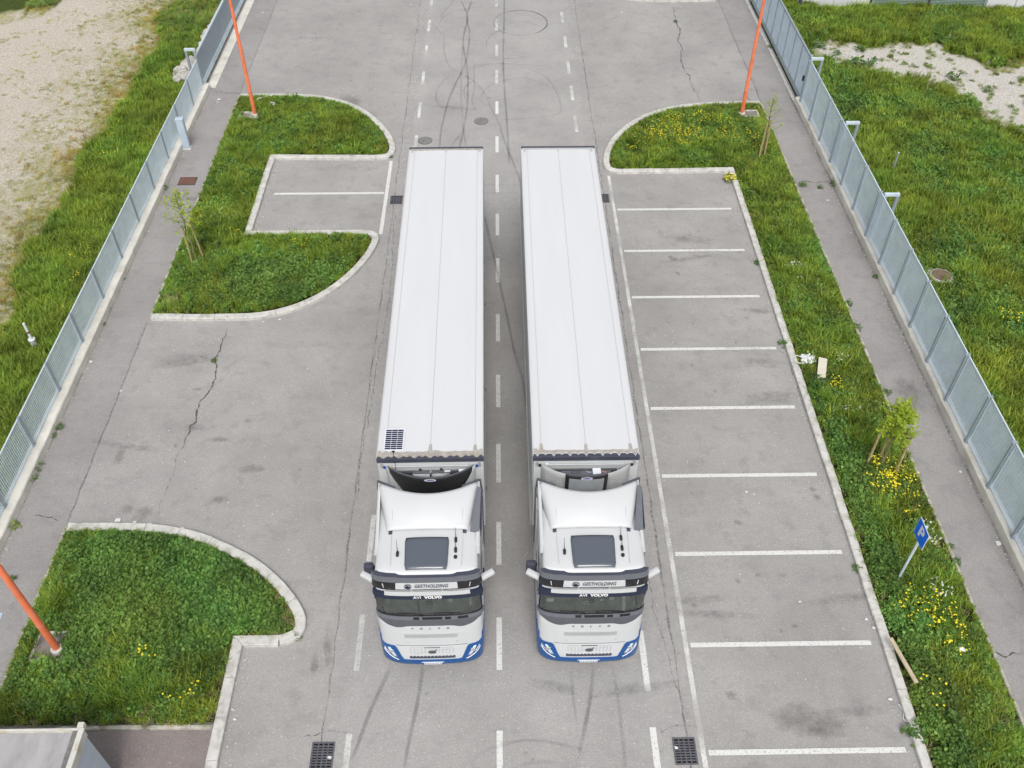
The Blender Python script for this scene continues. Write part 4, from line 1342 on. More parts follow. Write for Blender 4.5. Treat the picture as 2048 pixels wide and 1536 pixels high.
# ------------------------------------------------------------------ lamp posts
def lamp(x, y, px0, px1, py0, py1, label, z=0.075, inward=1, pad=True, pit=True):
    r_ = empty('street_lamp', (x, y, z), 0, label, 'street lamp', 'orange lamp posts')
    H = 9.0
    MB().tube([(0, 0, 0.08), (0, 0, 1.3)], [.090, .087], 20).build('lower_tube', M['orange'], r_, smooth=True)
    MB().tube([(0, 0, 1.3), (0, 0, 1.34), (0, 0, 3.4)], [.089, .083, .077], 20).build('pole_section', M['orange'], r_, smooth=True)
    MB().tube([(0, 0, 3.4), (0, 0, 3.43), (0, 0, 6.2)], [.079, .073, .062], 20).build('pole_section', M['orange'], r_, smooth=True)
    MB().tube([(0, 0, 6.2), (0, 0, 6.22), (0, 0, H)], [.068, .062, .045], 20).build('pole_section', M['orange'], r_, smooth=True)
    MB().tube([(0, 0, 1.285), (0, 0, 1.31)], .092, 20).build('joint_ring', M['chrome'], r_, smooth=True)
    MB().tube([(0, 0, -.05), (0, 0, .17), (0, 0, .2)], [.15, .15, .12], 20).build('mortar_collar', M['kerb'], r_, smooth=True)
    MB().tube([(0, 0, H), (inward * .35, 0, H + .12), (inward * .8, 0, H + .16)], .035, 10).build('arm', M['orange'], r_, smooth=True)
    hd = MB().box(inward * .75 - .05, inward * 1.35, -.14, .14, H + .08, H + .2) if inward > 0 else MB().box(-1.35, -.75, -.14, .14, H + .08, H + .2)
    hd.build('lamp_head', M['silver'], r_, bevel=.03)
    p = MB()
    t = 0.07
    p.box(px0, px1, py0, py0 + t, -.1, .13).box(px0, px1, py1 - t, py1, -.1, .13).box(px0, px0 + t, py0 + t, py1 - t, -.1, .13).box(px1 - t * 1.0, px1, py0 + t, py1 - t, -.1, .13)
    p.build('plinth_rim', M['kerb'], r_)
    if pit:
        MB().box(px0 + t, px1 - t - .34, py0 + t, py1 - t, -.1, .05).build('pit_cover', M['patch'], r_)
        MB().box(px1 - t - .34, px1 - t, py0 + t, py1 - t, -.1, .115).build('plinth_slab', M['kerb'], r_)
    else:
        MB().box(px0 + t, px1 - t, py0 + t, py1 - t, -.1, .09).build('plinth_slab', M['patch'], r_)
lamp(-11.12, 38.0, -.72, .20, -.32, .30, 'orange lamp post in the upper left verge', inward=1)
lamp(11.12, 37.8, -.14, .78, -.28, .34, 'orange lamp post in the upper right verge beside a thin sapling', inward=-1, pit=False)
lamp(-11.18, 11.40, -.62, .24, -.34, .50, 'thick orange lamp post in the lower left verge, nearest the camera', inward=1, pit=False)

# ------------------------------------------------------------------ parking sign
sg = empty('parking_sign', (10.52, 13.13, 0.07), 0, 'blue square parking sign with a white P on a grey pole', 'sign')
MB().tube([(0, 0, -.1), (0, 0, 2.45)], .034, 12).build('pole', M['galv_l'], sg, smooth=True)
sp = MB().box(-.050, -.036, -.30, .30, 1.86, 2.46).build('panel', M['signwhite'], sg, bevel=.004)
MB().box(-.054, -.0505, -.283, .283, 1.877, 2.443).build('blue_face', M['signblue'], sp)
MB().box(-.036, -.0335, -.296, .296, 1.864, 2.456).build('panel_back', M['galv'], sp)
tv, tf = text_mesh('P', .50, bold=.018)
MB().add([(-.0575, -v[0], 2.165 + v[1]) for v in tv], tf).build('letter', M['signwhite'], sp, fixn=False)
MB().box(-.034, -.02, -.05, .05, 1.95, 1.99).build('clamp', M['galv'], sg)
MB().box(-.034, -.02, -.05, .05, 2.32, 2.36).build('clamp', M['galv'], sg)

# ------------------------------------------------------------------ saplings
def leaf_quad(mb, c, s_, rr):
    t, q = rr.uniform(0, 6.283), rr.uniform(-.7, .9)
    d = Vector((math.cos(t) * math.cos(q), math.sin(t) * math.cos(q), math.sin(q))) * s_
    n = Vector((-math.sin(t), math.cos(t), rr.uniform(-.4, .4))) * s_ * .42
    c = Vector(c)
    mb.add([c, c + d * .5 + n, c + d, c + d * .5 - n], [(0, 1, 2, 3)])

def sapling(x, y, h, label, seed, crown_r, crown_lo, nbr, leaves, leafmat, stakes, tied, lean=(0, 0), lsize=.06, stake_h=1.9):
    rr = random.Random(seed)
    r_ = empty('sapling', (x, y, .07), 0, label, 'tree', 'young staked trees on the verges')
    tp = [(0, 0, -.05)]
    for k in range(1, 9):
        q = k / 8
        tp.append((lean[0] * q + rr.uniform(-.02, .02), lean[1] * q + rr.uniform(-.02, .02), h * .92 * q))
    MB().tube(tp, [.032 * (1 - .75 * k / 8) + .004 for k in range(9)], 8).build('trunk', M['bark'], r_, smooth=True)
    lb, br = MB(), []
    for k in range(nbr):
        q = crown_lo + (1 - crown_lo) * (k + rr.random() * .5) / nbr
        p0 = Vector((lean[0] * q, lean[1] * q, h * .92 * q))
        a = k * 2.4 + rr.uniform(-.4, .4)
        L = crown_r * rr.uniform(.65, 1.15) * (1.1 - .75 * max(0, (q - crown_lo) / (1 - crown_lo)) ** 1.5)
        up = rr.uniform(.45, 1.0)
        pts = [p0 + Vector((math.cos(a) * L * t, math.sin(a) * L * t, L * up * t * (1.15 - .3 * t))) for t in (0, .35, .7, 1)]
        b_ = MB().tube(pts, [.011, .008, .005, .003], 5).build('branch', M['bark'], r_, smooth=True)
        nl = leaves
        for i in range(nl):
            t = rr.uniform(.15, 1.08)
            c = p0 + Vector((math.cos(a) * L * t, math.sin(a) * L * t, L * up * t * (1.15 - .3 * t)))
            cl = c + Vector((rr.gauss(0, .055), rr.gauss(0, .055), rr.gauss(0, .05))) * (0.5 + crown_r)
            for _ in range(3):
                leaf_quad(lb, cl + Vector((rr.gauss(0, .03), rr.gauss(0, .03), rr.gauss(0, .025))), lsize * rr.uniform(.6, 1.25), rr)
    for i in range(leaves):
        c = Vector((lean[0], lean[1], h * rr.uniform(.82, 1.0))) + Vector((rr.gauss(0, .05), rr.gauss(0, .05), 0))
        leaf_quad(lb, c, lsize * 1.0, rr)
    lb.build('foliage', M[leafmat], r_, fixn=False, kind='stuff')
    for i, (sx, sy, tx, ty) in enumerate(stakes):
        MB().tube([(sx, sy, -.1), (tx, ty, stake_h + .06 * i)], .036, 8).build('stake', M['wood'], r_, smooth=True)
    for i, (sx, sy, tx, ty) in enumerate(stakes[:tied]):
        MB().beam((0, 0, stake_h - .12 + .08 * i), (tx * .97, ty * .97, stake_h - .12 + .08 * i), .02, .035).build('tie', M['tie'], r_)
    return r_
sapling(-11.32, 27.2, 3.25, 'sparse yellow-green sapling with brown stakes on the upper left verge', 5, .80, .50, 20, 9, 'leaf', [(-.12, -.16, -.10, -.10), (.22, .20, .12, .12)], 1, lean=(-.05, .0), lsize=.085, stake_h=1.75)
sapling(11.24, 34.2, 2.95, 'nearly bare thin sapling beside the upper right lamp post', 8, .65, .40, 20, 5, 'leaf', [(-.10, -.1, -.02, -.02), (.16, -.02, .12, .04)], 1, lean=(.05, .1), lsize=.07, stake_h=1.7)
sapling(11.24, 17.0, 2.75, 'bushy bright yellow-green sapling on the right verge above the parking sign', 13, .62, .48, 26, 30, 'leaf', [(-.38, .12, -.38, .12), (.32, -.30, .32, -.25), (.02, .3, .02, .3)], 2, lean=(.0, .05), lsize=.075, stake_h=1.6)

# ------------------------------------------------------------------ drains, covers
def drain(x, y, w_, l_, label, cols=2, rows=9, rot=0):
    r_ = empty('drain_grate', (x, y, 0.004), rot, label, 'drain grate', 'drain grates')
    MB().box(-w_ / 2, w_ / 2, -l_ / 2, l_ / 2, 0.001, 0.006).build('sump', M['black'], r_)
    f_ = MB()
    t = .035
    z0, z1 = .007, .024
    f_.box(-w_ / 2, w_ / 2, -l_ / 2, -l_ / 2 + t, z0, z1).box(-w_ / 2, w_ / 2, l_ / 2 - t, l_ / 2, z0, z1).box(-w_ / 2, -w_ / 2 + t, -l_ / 2 + t, l_ / 2 - t, z0, z1).box(w_ / 2 - t, w_ / 2, -l_ / 2 + t, l_ / 2 - t, z0, z1)
    f_.build('frame', M['grateiron'], r_)
    ih = (l_ - 2 * t)
    pitch = ih / rows
    for k in range(1, rows):
        yy = -l_ / 2 + t + pitch * k
        MB().box(-w_ / 2 + t, w_ / 2 - t, yy - pitch * .24, yy + pitch * .24, z0, z1 - .002).build('grate_bar', M['grateiron'], r_)
    m_ = 4
    for k in range(1, m_):
        xx = -w_ / 2 + t + (w_ - 2 * t) * k / m_
        hw2 = .012 if k != 2 else .016
        MB().box(xx - hw2, xx + hw2, -l_ / 2 + t, l_ / 2 - t, z0, z1 - .001).build('cross_rib', M['grateiron'], r_)
    return r_
drain(-4.24, 8.70, .53, .63, 'near left rectangular cast drain grate with slots')
drain(4.18, 8.68, .53, .63, 'near right rectangular cast drain grate with slots')
drain(-4.20, 31.34, .50, .58, 'far drain grate half way along the left bay line', rows=6)
drain(4.22, 31.34, .50, .58, 'far drain grate partly hidden by the right trailer', rows=6)

def manhole(x, y, r0, mat, label, seed):
    r_ = empty('manhole_cover', (x, y, 0.005), 0, label, 'manhole cover')
    n = 36
    MB().tube([(0, 0, 0), (0, 0, .014)], r0, n).build('frame_ring', M['iron'], r_)
    MB().tube([(0, 0, .014), (0, 0, .019)], r0 * .93, n).build('lid', mat, r_)
    for q, k in ((.78, 18), (.58, 14), (.38, 9), (.18, 5)):
        for i in range(k):
            a = 6.283 * i / k
            MB().beam((r0 * (q - .06) * math.cos(a), r0 * (q - .06) * math.sin(a), .0215), (r0 * (q + .06) * math.cos(a), r0 * (q + .06) * math.sin(a), .0215), .04, .005).build('stud', M['iron'], r_)
    return r_
manhole(-.80, 37.62, .32, M['ironpale'], 'round iron manhole cover in the middle of the road', 1)
manhole(-3.27, 35.95, .32, M['ironpale'], 'round pale manhole cover just behind the left trailer', 2)
rc_ = empty('inspection_cover', (-13.02, 32.85, .004), 0, 'square rusty iron cover on the left pavement', 'cover')
MB().box(-.36, .36, -.30, .30, 0, .012).build('frame', M['iron'], rc_)
MB().box(-.33, .33, -.27, .27, .0125, .02).build('lid', M['rust'], rc_)
bl = tag(MB().box(-.3, .3, -.2, .2, 0, .02).build('steel_plate', M['cabinet'], loc=(-13.33, 12.35, .004)), 'blue-grey steel cover plate at the left frame edge', 'cover')

# ------------------------------------------------------------------ loose things
def crumple(name, x, y, z, sx, sy, sz, mat, label, cat, seed, n=9):
    rr = random.Random(seed)
    rows = []
    for i in range(n):
        rows.append([((i / (n - 1) - .5) * sx * (1 + rr.uniform(-.3, .3)) + rr.uniform(-.1, .1) * sx, (j / (n - 1) - .5) * sy * (1 + rr.uniform(-.3, .3)), sz * rr.random() * math.cos((i / (n - 1) - .5) * 2.4) * math.cos((j / (n - 1) - .5) * 2.4)) for j in range(n)])
    o = MB().grid(rows).build(name, mat, fixn=False, loc=(x, y, z))
    o.modifiers.new('thickness', 'SOLIDIFY').thickness = .006
    return tag(o, label, cat)
crumple('plastic_bag', 10.16, 21.55, .22, .42, .36, .22, M['litter'], 'crumpled translucent plastic bag by the right kerb beside a board', 'bag', 3)
MBt = MB().tube([(-.1, .15, .1), (-.3, .12, .2), (-.34, -.02, .12), (-.25, -.16, .1), (-.02, -.2, .14)], .014, 6)
tag(MBt.build('plastic_strap', M['litter'], loc=(10.05, 21.5, .14), smooth=True), 'looped white strap hanging from the plastic bag over the kerb', 'strap')
bd = MB().box(-.14, .14, -.46, .46, 0, .03).build('white_board', M['card'], bevel=.004, loc=(10.45, 20.95, .30))
bd.rotation_euler = (R(14), R(6), R(-14))
tag(bd, 'pale beige board lying in the grass beside the plastic bag', 'board')
crumple('plastic_sheet', -10.50, 38.9, .24, .26, .26, .14, M['litter'], 'crumpled white plastic on the upper left verge beside the lamp post', 'litter', 6)
o = MB().tube([(-.45, -.3, .22), (-.3, -.1, .26), (-.1, 0, .25), (.05, .12, .27), (.25, .12, .26), (.3, .3, .24)], [.02, .035, .04, .035, .04, .02], 6).build('plastic_strip', M['litter'], loc=(-10.9, 39.5, 0), smooth=True)
tag(o, 'twisted white plastic strip in the grass behind the upper left lamp post', 'litter')
pa, pb = (9.67, 11.28), (9.96, 10.11)
pk = MB().beam((0, 0, 0), (pb[0] - pa[0], pb[1] - pa[1], -.06), .10, .045).build('timber_plank', M['plank'], bevel=.004, loc=(pa[0], pa[1], .40))
tag(pk, 'pale timber plank lying along the right kerb', 'plank')
st_ = MB().tube([(-.02, .5, .02), (.04, .3, .02), (-.03, .15, .02), (.05, 0, .03), (.1, -.1, .03), (.03, -.2, .02), (-.05, -.1, .02), (.03, 0, .035), (.02, -.35, .02), (.15, -.5, .02), (.22, -.7, .02)], .013, 6)
sg_ = (9.52, 9.23)
tag(st_.build('cord', M['litter'], loc=(sg_[0], sg_[1], .01), smooth=True), 'white cord curled on the asphalt beside the near right kerb', 'cord')
PAP = [((-13.65, 21.96), .07), ((-15.40, 44.00), .06), ((-12.27, 20.59), .045), ((-13.82, 19.37), .04), ((-13.17, 39.76), .09), ((-12.82, 49.44), .06), ((-4.80, 50.38), .05), ((9.73, 8.78), .09), ((7.79, 12.56), .04), ((12.10, 26.18), .03), ((-11.01, 42.23), .03), ((-9.50, 40.69), .03), ((-10.40, 15.38), .07), ((-9.96, 15.30), .08), ((-10.90, 15.46), .09), ((-9.01, 15.15), .07), ((9.99, 30.10), .03), ((9.38, 12.02), .05), ((9.50, 11.77), .05), ((9.63, 12.07), .04), ((9.33, 9.85), .05), ((6.38, 13.42), .02), ((7.10, 16.21), .04), ((13.73, 14.31), .10), ((13.60, 16.86), .05), ((12.79, 18.66), .05), ((13.34, 31.03), .06), ((7.30, 16.11), .03), ((6.77, 49.18), .06), ((-4.06, 8.65), .05), ((3.98, 8.75), .05), ((-13.19, 39.52), .05), ((-6.43, 9.59), .04), ((-6.54, 9.84), .03), ((11.39, 11.00), .10), ((-7.73, 24.01), .05), ((-8.28, 23.89), .04)]
PLAB = ['white scrap on the left pavement below the lower end of the upper left verge', 'white scrap on the left pavement beside the far lamp post', 'white scrap on the asphalt near the seam of the left bay', 'white scrap at the foot of the left wall above the green weeds',
        'crumpled white paper on the pavement left of the upper left verge corner', 'white scrap on the far left asphalt near the top edge', 'white scrap near the top edge beside the left road seam', 'white pebble near the lowest visible bay line by the kerb', 'tiny white scrap in a right bay left of the parking sign',
        'tiny white scrap in the right bays near the kerb, upper half', 'tiny white scrap on the far left asphalt', 'tiny white scrap on the asphalt above the upper left kerb', 'white scrap at the lower left kerb, leftmost of a row', 'white scrap at the lower left kerb, second of a row',
        'white scrap just behind the lower left kerb top', 'white scrap at the lower left kerb, last of a row', 'tiny white scrap in the uppermost right bay', 'pale scrap along the right kerb, upper of three', 'pale scrap along the right kerb, lowest of three',
        'pale scrap along the right kerb, between two others', 'white scrap beside the timber plank end', 'tiny white dot left of the parking sign in the bay', 'pale scrap under the third bay line from below', 'round white scrap at the right wall foot level with the sign',
        'white scrap in the middle of the right pavement above the sign', 'white scrap on the right pavement beside the leafy sapling', 'white scrap on the right pavement below its crack', 'tiny white scrap left of the third bay line', 'white scrap near the far right kerb',
        'white pebble on the near left drain grate', 'white pebble on the near right drain grate', 'second white scrap beside the upper left verge corner', 'tiny white scrap beside the near left kerb, upper', 'tiny white scrap beside the near left kerb, lower', 'white wrapper in the grass right of the timber plank',
        'white scrap below the curved end of the upper left kerb', 'tiny white scrap close to the curved kerb of the upper left verge']
for i, (g_, s_) in enumerate(PAP):
    o = crumple('paper_scrap', g_[0], g_[1], .03 if i not in (34,) else .3, s_ * 1.6, s_ * 1.2, s_ * .5, M['litter'], 'small white scrap of litter on the ground', 'litter', 400 + i, n=4)
    o['label'] = PLAB[i]
# dark gravel crumbs along kerbs and stones
out = []
for _ in range(900):
    q = random.choice(((9.50, 5, 32, 0.07), (-6.5, 6, 11.4, .1), (-9.5, 29.3, 34.3, .1), (13.8, 10, 39, .05), (-13.72, 10, 40, .06)))
    out.append((q[0] + random.gauss(0, q[3]), random.uniform(q[1], q[2])))
mb = MB()
for x, y in out:
    s_ = random.uniform(.008, .028)
    mb.box(x - s_, x + s_, y - s_ * .7, y + s_ * .9, .004, .006 + s_ * .7)
tag(mb.build('grit', M['stone'], fixn=False), 'loose grit and crumbs gathered along the kerbs and walls', 'grit', kind='stuff')
mb = MB()
for _ in range(2600):
    x, y = random.uniform(-12.2, 12.2), random.uniform(6, 52)
    s_ = random.uniform(.006, .016)
    mb.box(x - s_, x + s_, y - s_ * .7, y + s_ * .9, .003, .006 + s_ * .7)
tag(mb.build('pebbles', M['kerb'], fixn=False), 'tiny pale pebbles scattered over the asphalt', 'pebbles', kind='stuff')

# rubble heaps behind the left gate
def rock(x, y, z, s_, seed):
    rr = random.Random(seed)
    bm = bmesh.new()
    bmesh.ops.create_icosphere(bm, subdivisions=2, radius=s_)
    for v in bm.verts:
        v.co *= 1 + .38 * noise.noise(v.co / s_ * 1.1 + Vector((seed, 0, 0)))
        v.co.z *= .65
    me = bpy.data.meshes.new('rock')
    bm.to_mesh(me)
    bm.free()
    me.materials.append(M['stone'])
    o = bpy.data.objects.new('stone', me)
    C.objects.link(o)
    o.location = (x, y, z)
    o.rotation_euler = (0, 0, rr.uniform(0, 6))
    return o
hp = empty('rubble_heap', (-15.3, 42.6, 0), 0, 'grey rubble heap behind the left gate portal', 'rubble')
for i in range(46):
    a, q = random.uniform(0, 6.283), random.random() ** .5
    o = rock(.55 * q * math.cos(a), 1.3 * q * math.sin(a), .08 + .3 * (1 - q), random.uniform(.12, .27), 500 + i)
    o.parent = hp
hp = empty('rubble_heap', (-15.0, 46.6, 0), 0, 'long grey rubble heap along the far left gate', 'rubble')
for i in range(40):
    a, q = random.uniform(0, 6.283), random.random() ** .5
    o = rock(.35 * q * math.cos(a), 2.4 * q * math.sin(a), .08 + .25 * (1 - q), random.uniform(.12, .24), 560 + i)
    o.parent = hp
sk = empty('well_cover', (16.2, 26.0, -.02), 0, 'round weathered grey-brown well cover in the grass behind the right fence', 'cover')
MB().tube([(0, 0, -.1), (0, 0, .14), (0, 0, .17)], [.42, .42, .38], 26).build('ring', M['stone'], sk, smooth=True)
MB().tube([(0, 0, .171), (0, 0, .20)], [.34, .32], 26).build('lid', simple('brown_lid', (.17, .12, .09), .95, var=.3, vscale=5), sk, smooth=True)
for i in range(14):
    a = i * .45
    rock(.46 * math.cos(a), .46 * math.sin(a), .05, random.uniform(.05, .11), 640 + i).parent = sk
pp = empty('vent_pipe', (-15.72, 22.65, 0), 0, 'white marker pipe in a grey plastic socket in the left field', 'pipe')
MB().tube([(0, 0, -.1), (0, 0, .42)], .10, 18).build('socket', M['pvc'], pp, smooth=True)
MB().tube([(0, 0, .42), (0, 0, .46)], .115, 18).build('socket_rim', M['litter'], pp, smooth=True)
MB().tube([(0, 0, .46), (0, 0, 1.15)], .045, 14).build('pipe', M['litter'], pp, smooth=True)
MB().tube([(0, 0, .72), (0, 0, .80)], .0465, 14).build('red_band', simple('red_band', (.25, .04, .03), .6), pp, smooth=True)
ps = empty('marker_post', (16.62, 33.1, 0), 0, 'thin grey steel marker post in the grass behind the right fence', 'post')
MB().box(-.03, .03, -.03, .03, -.1, .95).build('shaft', M['galv'], ps, bevel=.004)
MB().box(-.035, .035, -.035, .035, .951, .965).build('cap', M['galv_l'], ps)

# ------------------------------------------------------------------ kiosk (bottom left corner)
H = 2.6
kx, ky = -8.72, 8.28
ko = empty('service_kiosk', (-10.4, 6.6, 0), 0, 'small flat-roofed white service kiosk at the lower left corner', 'building')
MB().box(-2.6 + .02, kx + 10.4 - .04, -1.8, ky - 6.6 - .05, 0, H - .28).build('wall', M['kiosk_w'], ko, bevel=.01)
MB().box(kx + 10.4 - .039, kx + 10.4 - .022, -1.25, .85, .4, H - .75).build('recess_frame', M['galv'], ko)
MB().box(kx + 10.4 - .021, kx + 10.4 - .012, -1.18, .78, .5, H - .83).build('recess_panel', M['kiosk_w'], ko)
fx = kx + 10.4
MB().box(-2.6, fx - .02, -1.9, ky - 6.6 - .02, H - .28, H - .06).build('roof_slab', M['cap'], ko, bevel=.01)
rows = []
for j in range(40):
    rows.append([(-2.5 + (fx - .24 + 2.5) * i / 60, -1.8 + (ky - 6.6 - .08 + 1.8) * j / 39, H - .045 + .016 * abs(fbm(i * .12, j * .08, 1.4, 77)) + .010 * fbm(i * .5, j * .2, 1.0, 7)) for i in range(61)])
MB().grid(rows).build('roofing_felt', M['bitumen'], ko, fixn=False, smooth='all')
MB().box(fx - .235, fx - .12, -1.85, ky - 6.6 - .04, H - .06, H - .02).build('flashing', M['flash'], ko, bevel=.004)
MB().box(fx - .118, fx + .0, -1.95, ky - 6.6 + .0, H - .06, H + .015).build('edge_cap', M['cap'], ko, bevel=.01)
MB().box(-2.6, fx - .122, ky - 6.6 - .045, ky - 6.6, H - .06, H + .005).build('rear_cap', M['cap'], ko, bevel=.006)
MB().box(fx - .16, fx - .03, ky - 6.6 + .002, ky - 6.6 + .12, H - .1, H + .03).build('spout', M['cap'], ko, bevel=.01)

# ------------------------------------------------------------------ boundary at the far right
bw = empty('precast_wall', (0, 0, 0), 0, 'white precast concrete wall left of the green gate beyond the far field', 'wall')
for k in range(2):
    MB().box(20.6 - 2.0 * (k + 1) + .01, 20.6 - 2.0 * k - .01, 50.0, 50.15, -.1, 2.2).build('wall_panel', M['bwall'], bw)
bw2 = empty('precast_wall', (0, 0, 0), 0, 'white precast concrete wall right of the green gate beyond the far field', 'wall')
for k in range(7):
    MB().box(26.75 + 1.6 * k + .012, 26.75 + 1.6 * (k + 1) - .012, 49.25 - .03 * k, 49.4 - .03 * k, -.1, 2.2).build('wall_panel', M['bwall'], bw2)
gg = empty('slatted_gate', (0, 0, 0), 0, 'pale green slatted metal gate in the far boundary wall', 'gate')
def gy(x):
    return 49.85 - (x - 20.6) * .075
for k in range(26):
    z = .12 + .085 * k
    MB().beam((20.75, gy(20.75), z), (26.65, gy(26.65), z), .03, .05).build('slat', M['greenbar'], gg)
for x in (20.7, 23.7, 26.7):
    MB().box(x - .05, x + .05, gy(x) - .09, gy(x) - .02, -.1, 2.35).build('gate_post', M['navy'] if x == 23.7 else M['galv'], gg)
tag(MB().box(16.55, 16.7, 49.6, 49.75, -.1, 2.2).build('fence_post', M['navy']), 'dark post in front of the far white wall', 'post')

# ------------------------------------------------------------------ lorries (local frame: front bumper at y=0, length towards +y)
FZ = [(.25, .09), (.40, .01), (.5, 0.0), (.62, .01), (.75, .045), (.85, .06), (1.0, .09), (1.5, .16), (1.75, .19), (1.85, .21), (2.0, .27), (2.15, .33), (2.85, .40), (3.0, .43), (3.2, .45), (3.5, .52)]
WZ = [(.25, 1.19), (.5, 1.22), (1.0, 1.245), (2.2, 1.245), (2.85, 1.225), (3.2, 1.20), (3.5, 1.16)]
def interp(T, z):
    if z <= T[0][0]:
        return T[0][1]
    for (a, b), (c, d) in zip(T, T[1:]):
        if z <= c:
            return b + (d - b) * (z - a) / (c - a)
    return T[-1][1]
DT = [(.25, .40), (1.7, .37), (2.15, .31), (2.85, .22), (3.5, .15)]
NC = 3.2
def dcf(z):
    return interp(DT, z)
def front(x, z, off=0.0):
    w_ = interp(WZ, z)
    q = min(.999, abs(x) / w_)
    return interp(FZ, z) + dcf(z) * (1 - (1 - q ** NC) ** (1 / NC)) - off
def out_pt(u, z, off=0.0):
    """outline point: u in [-1,1] is the wrapped front, |u| in (1,2] runs back along the sides"""
    w_, f0 = interp(WZ, z), interp(FZ, z)
    DC = dcf(z)
    if abs(u) <= 1:
        th = u * math.pi / 2
        sx = math.copysign(abs(math.sin(th)) ** (2 / NC), u)
        x = w_ * sx
        y = f0 + DC * (1 - abs(math.cos(th)) ** (2 / NC))
        nx = math.copysign(abs(sx) ** (NC - 1) / w_, u)
        ny = -abs(math.cos(th)) ** (2 * (NC - 1) / NC) / DC
        l = math.hypot(nx, ny) or 1
        return (x + nx / l * off, y + ny / l * off, z)
    s_ = math.copysign(1, u)
    y = f0 + DC + (abs(u) - 1) * (2.42 - f0 - DC)
    return (s_ * (w_ + off), y, z)
def u_of_x(x, z):
    w_ = interp(WZ, z)
    q = min(1, abs(x) / w_)
    return math.copysign(math.asin(q ** (NC / 2)) / (math.pi / 2), x)

def patch(name, us, zlo, zhi, off, mat, parent, nz=4, depth=.03, bev=None, smooth=True):
    """skin patch over the cab surface; zlo/zhi are numbers or functions of x"""
    fn = lambda f_, x: f_(x) if callable(f_) else f_
    top, rows = [], []
    for j in range(nz + 1):
        row = []
        for u in us:
            zm = fn(zlo, interp(WZ, 1.0) * math.copysign(abs(math.sin(min(1, abs(u)) * math.pi / 2)) ** (2 / NC), u))
            x = out_pt(u, 1.0)[0]
            a, b = fn(zlo, x), fn(zhi, x)
            row.append(out_pt(u, a + (b - a) * j / nz, off))
        rows.append(row)
    inner = []
    for j in range(nz + 1):
        row = []
        for u in us:
            x = out_pt(u, 1.0)[0]
            a, b = fn(zlo, x), fn(zhi, x)
            row.append(out_pt(u, a + (b - a) * j / nz, off - depth))
        inner.append(row)
    n = len(us)
    mb = MB().grid(rows)
    o = len(mb.v)
    mb.v += [tuple(p) for r_ in inner for p in r_]
    loop = [(0, k) for k in range(n)] + [(j, n - 1) for j in range(1, nz + 1)] + [(nz, k) for k in range(n - 2, -1, -1)] + [(j, 0) for j in range(nz - 1, 0, -1)]
    idx = [j * n + k for j, k in loop]
    for a, b in zip(idx, idx[1:] + idx[:1]):
        mb.f.append((a, b, b + o, a + o))
        mb.m.append(0)
    return mb.build(name, mat, parent, smooth=smooth)
def lin(a, b, n):
    return [a + (b - a) * i / n for i in range(n + 1)]
def xs(a, b, n, z=1.0):
    return [u_of_x(x, z) for x in lin(a, b, n)]

def front_text(name, txt, size, xc, zc, off, mat, parent, shear=0, spacing=1, bold=0, zs=1.0):
    tv, tf = text_mesh(txt, size, shear, spacing, bold)
    return MB().add([(xc + v[0], front(xc + v[0], zc + v[1] * zs, off), zc + v[1] * zs) for v in tv], tf).build(name, mat, parent, fixn=False)

def wheel(x, y, r_, wd, parent, name='wheel'):
    s_ = math.copysign(1, x)
    prof = [(0, .62), (.04, .66), (.06, .95), (.12, 1.0), (.88, 1.0), (.94, .95), (.96, .66), (1, .62)]
    rows = []
    for k in range(28):
        a = 6.283 * k / 28
        rows.append([(x - s_ * wd * (1 - p), y + r_ * q * math.cos(a), r_ + r_ * q * math.sin(a)) for p, q in prof])
    mb = MB().grid(rows + [rows[0]])
    w_ = mb.build(name, M['tyre'], parent, smooth=True)
    rows = []
    for k in range(28):
        a = 6.283 * k / 28
        rows.append([(x - s_ * d, y + r_ * q * math.cos(a), r_ + r_ * q * math.sin(a)) for d, q in ((.01, .63), (.03, .6), (.09, .55), (.10, .3), (.03, .28), (.02, .02))])
    MB().grid(rows + [rows[0]]).build('rim', M['rim'], w_, smooth=True)

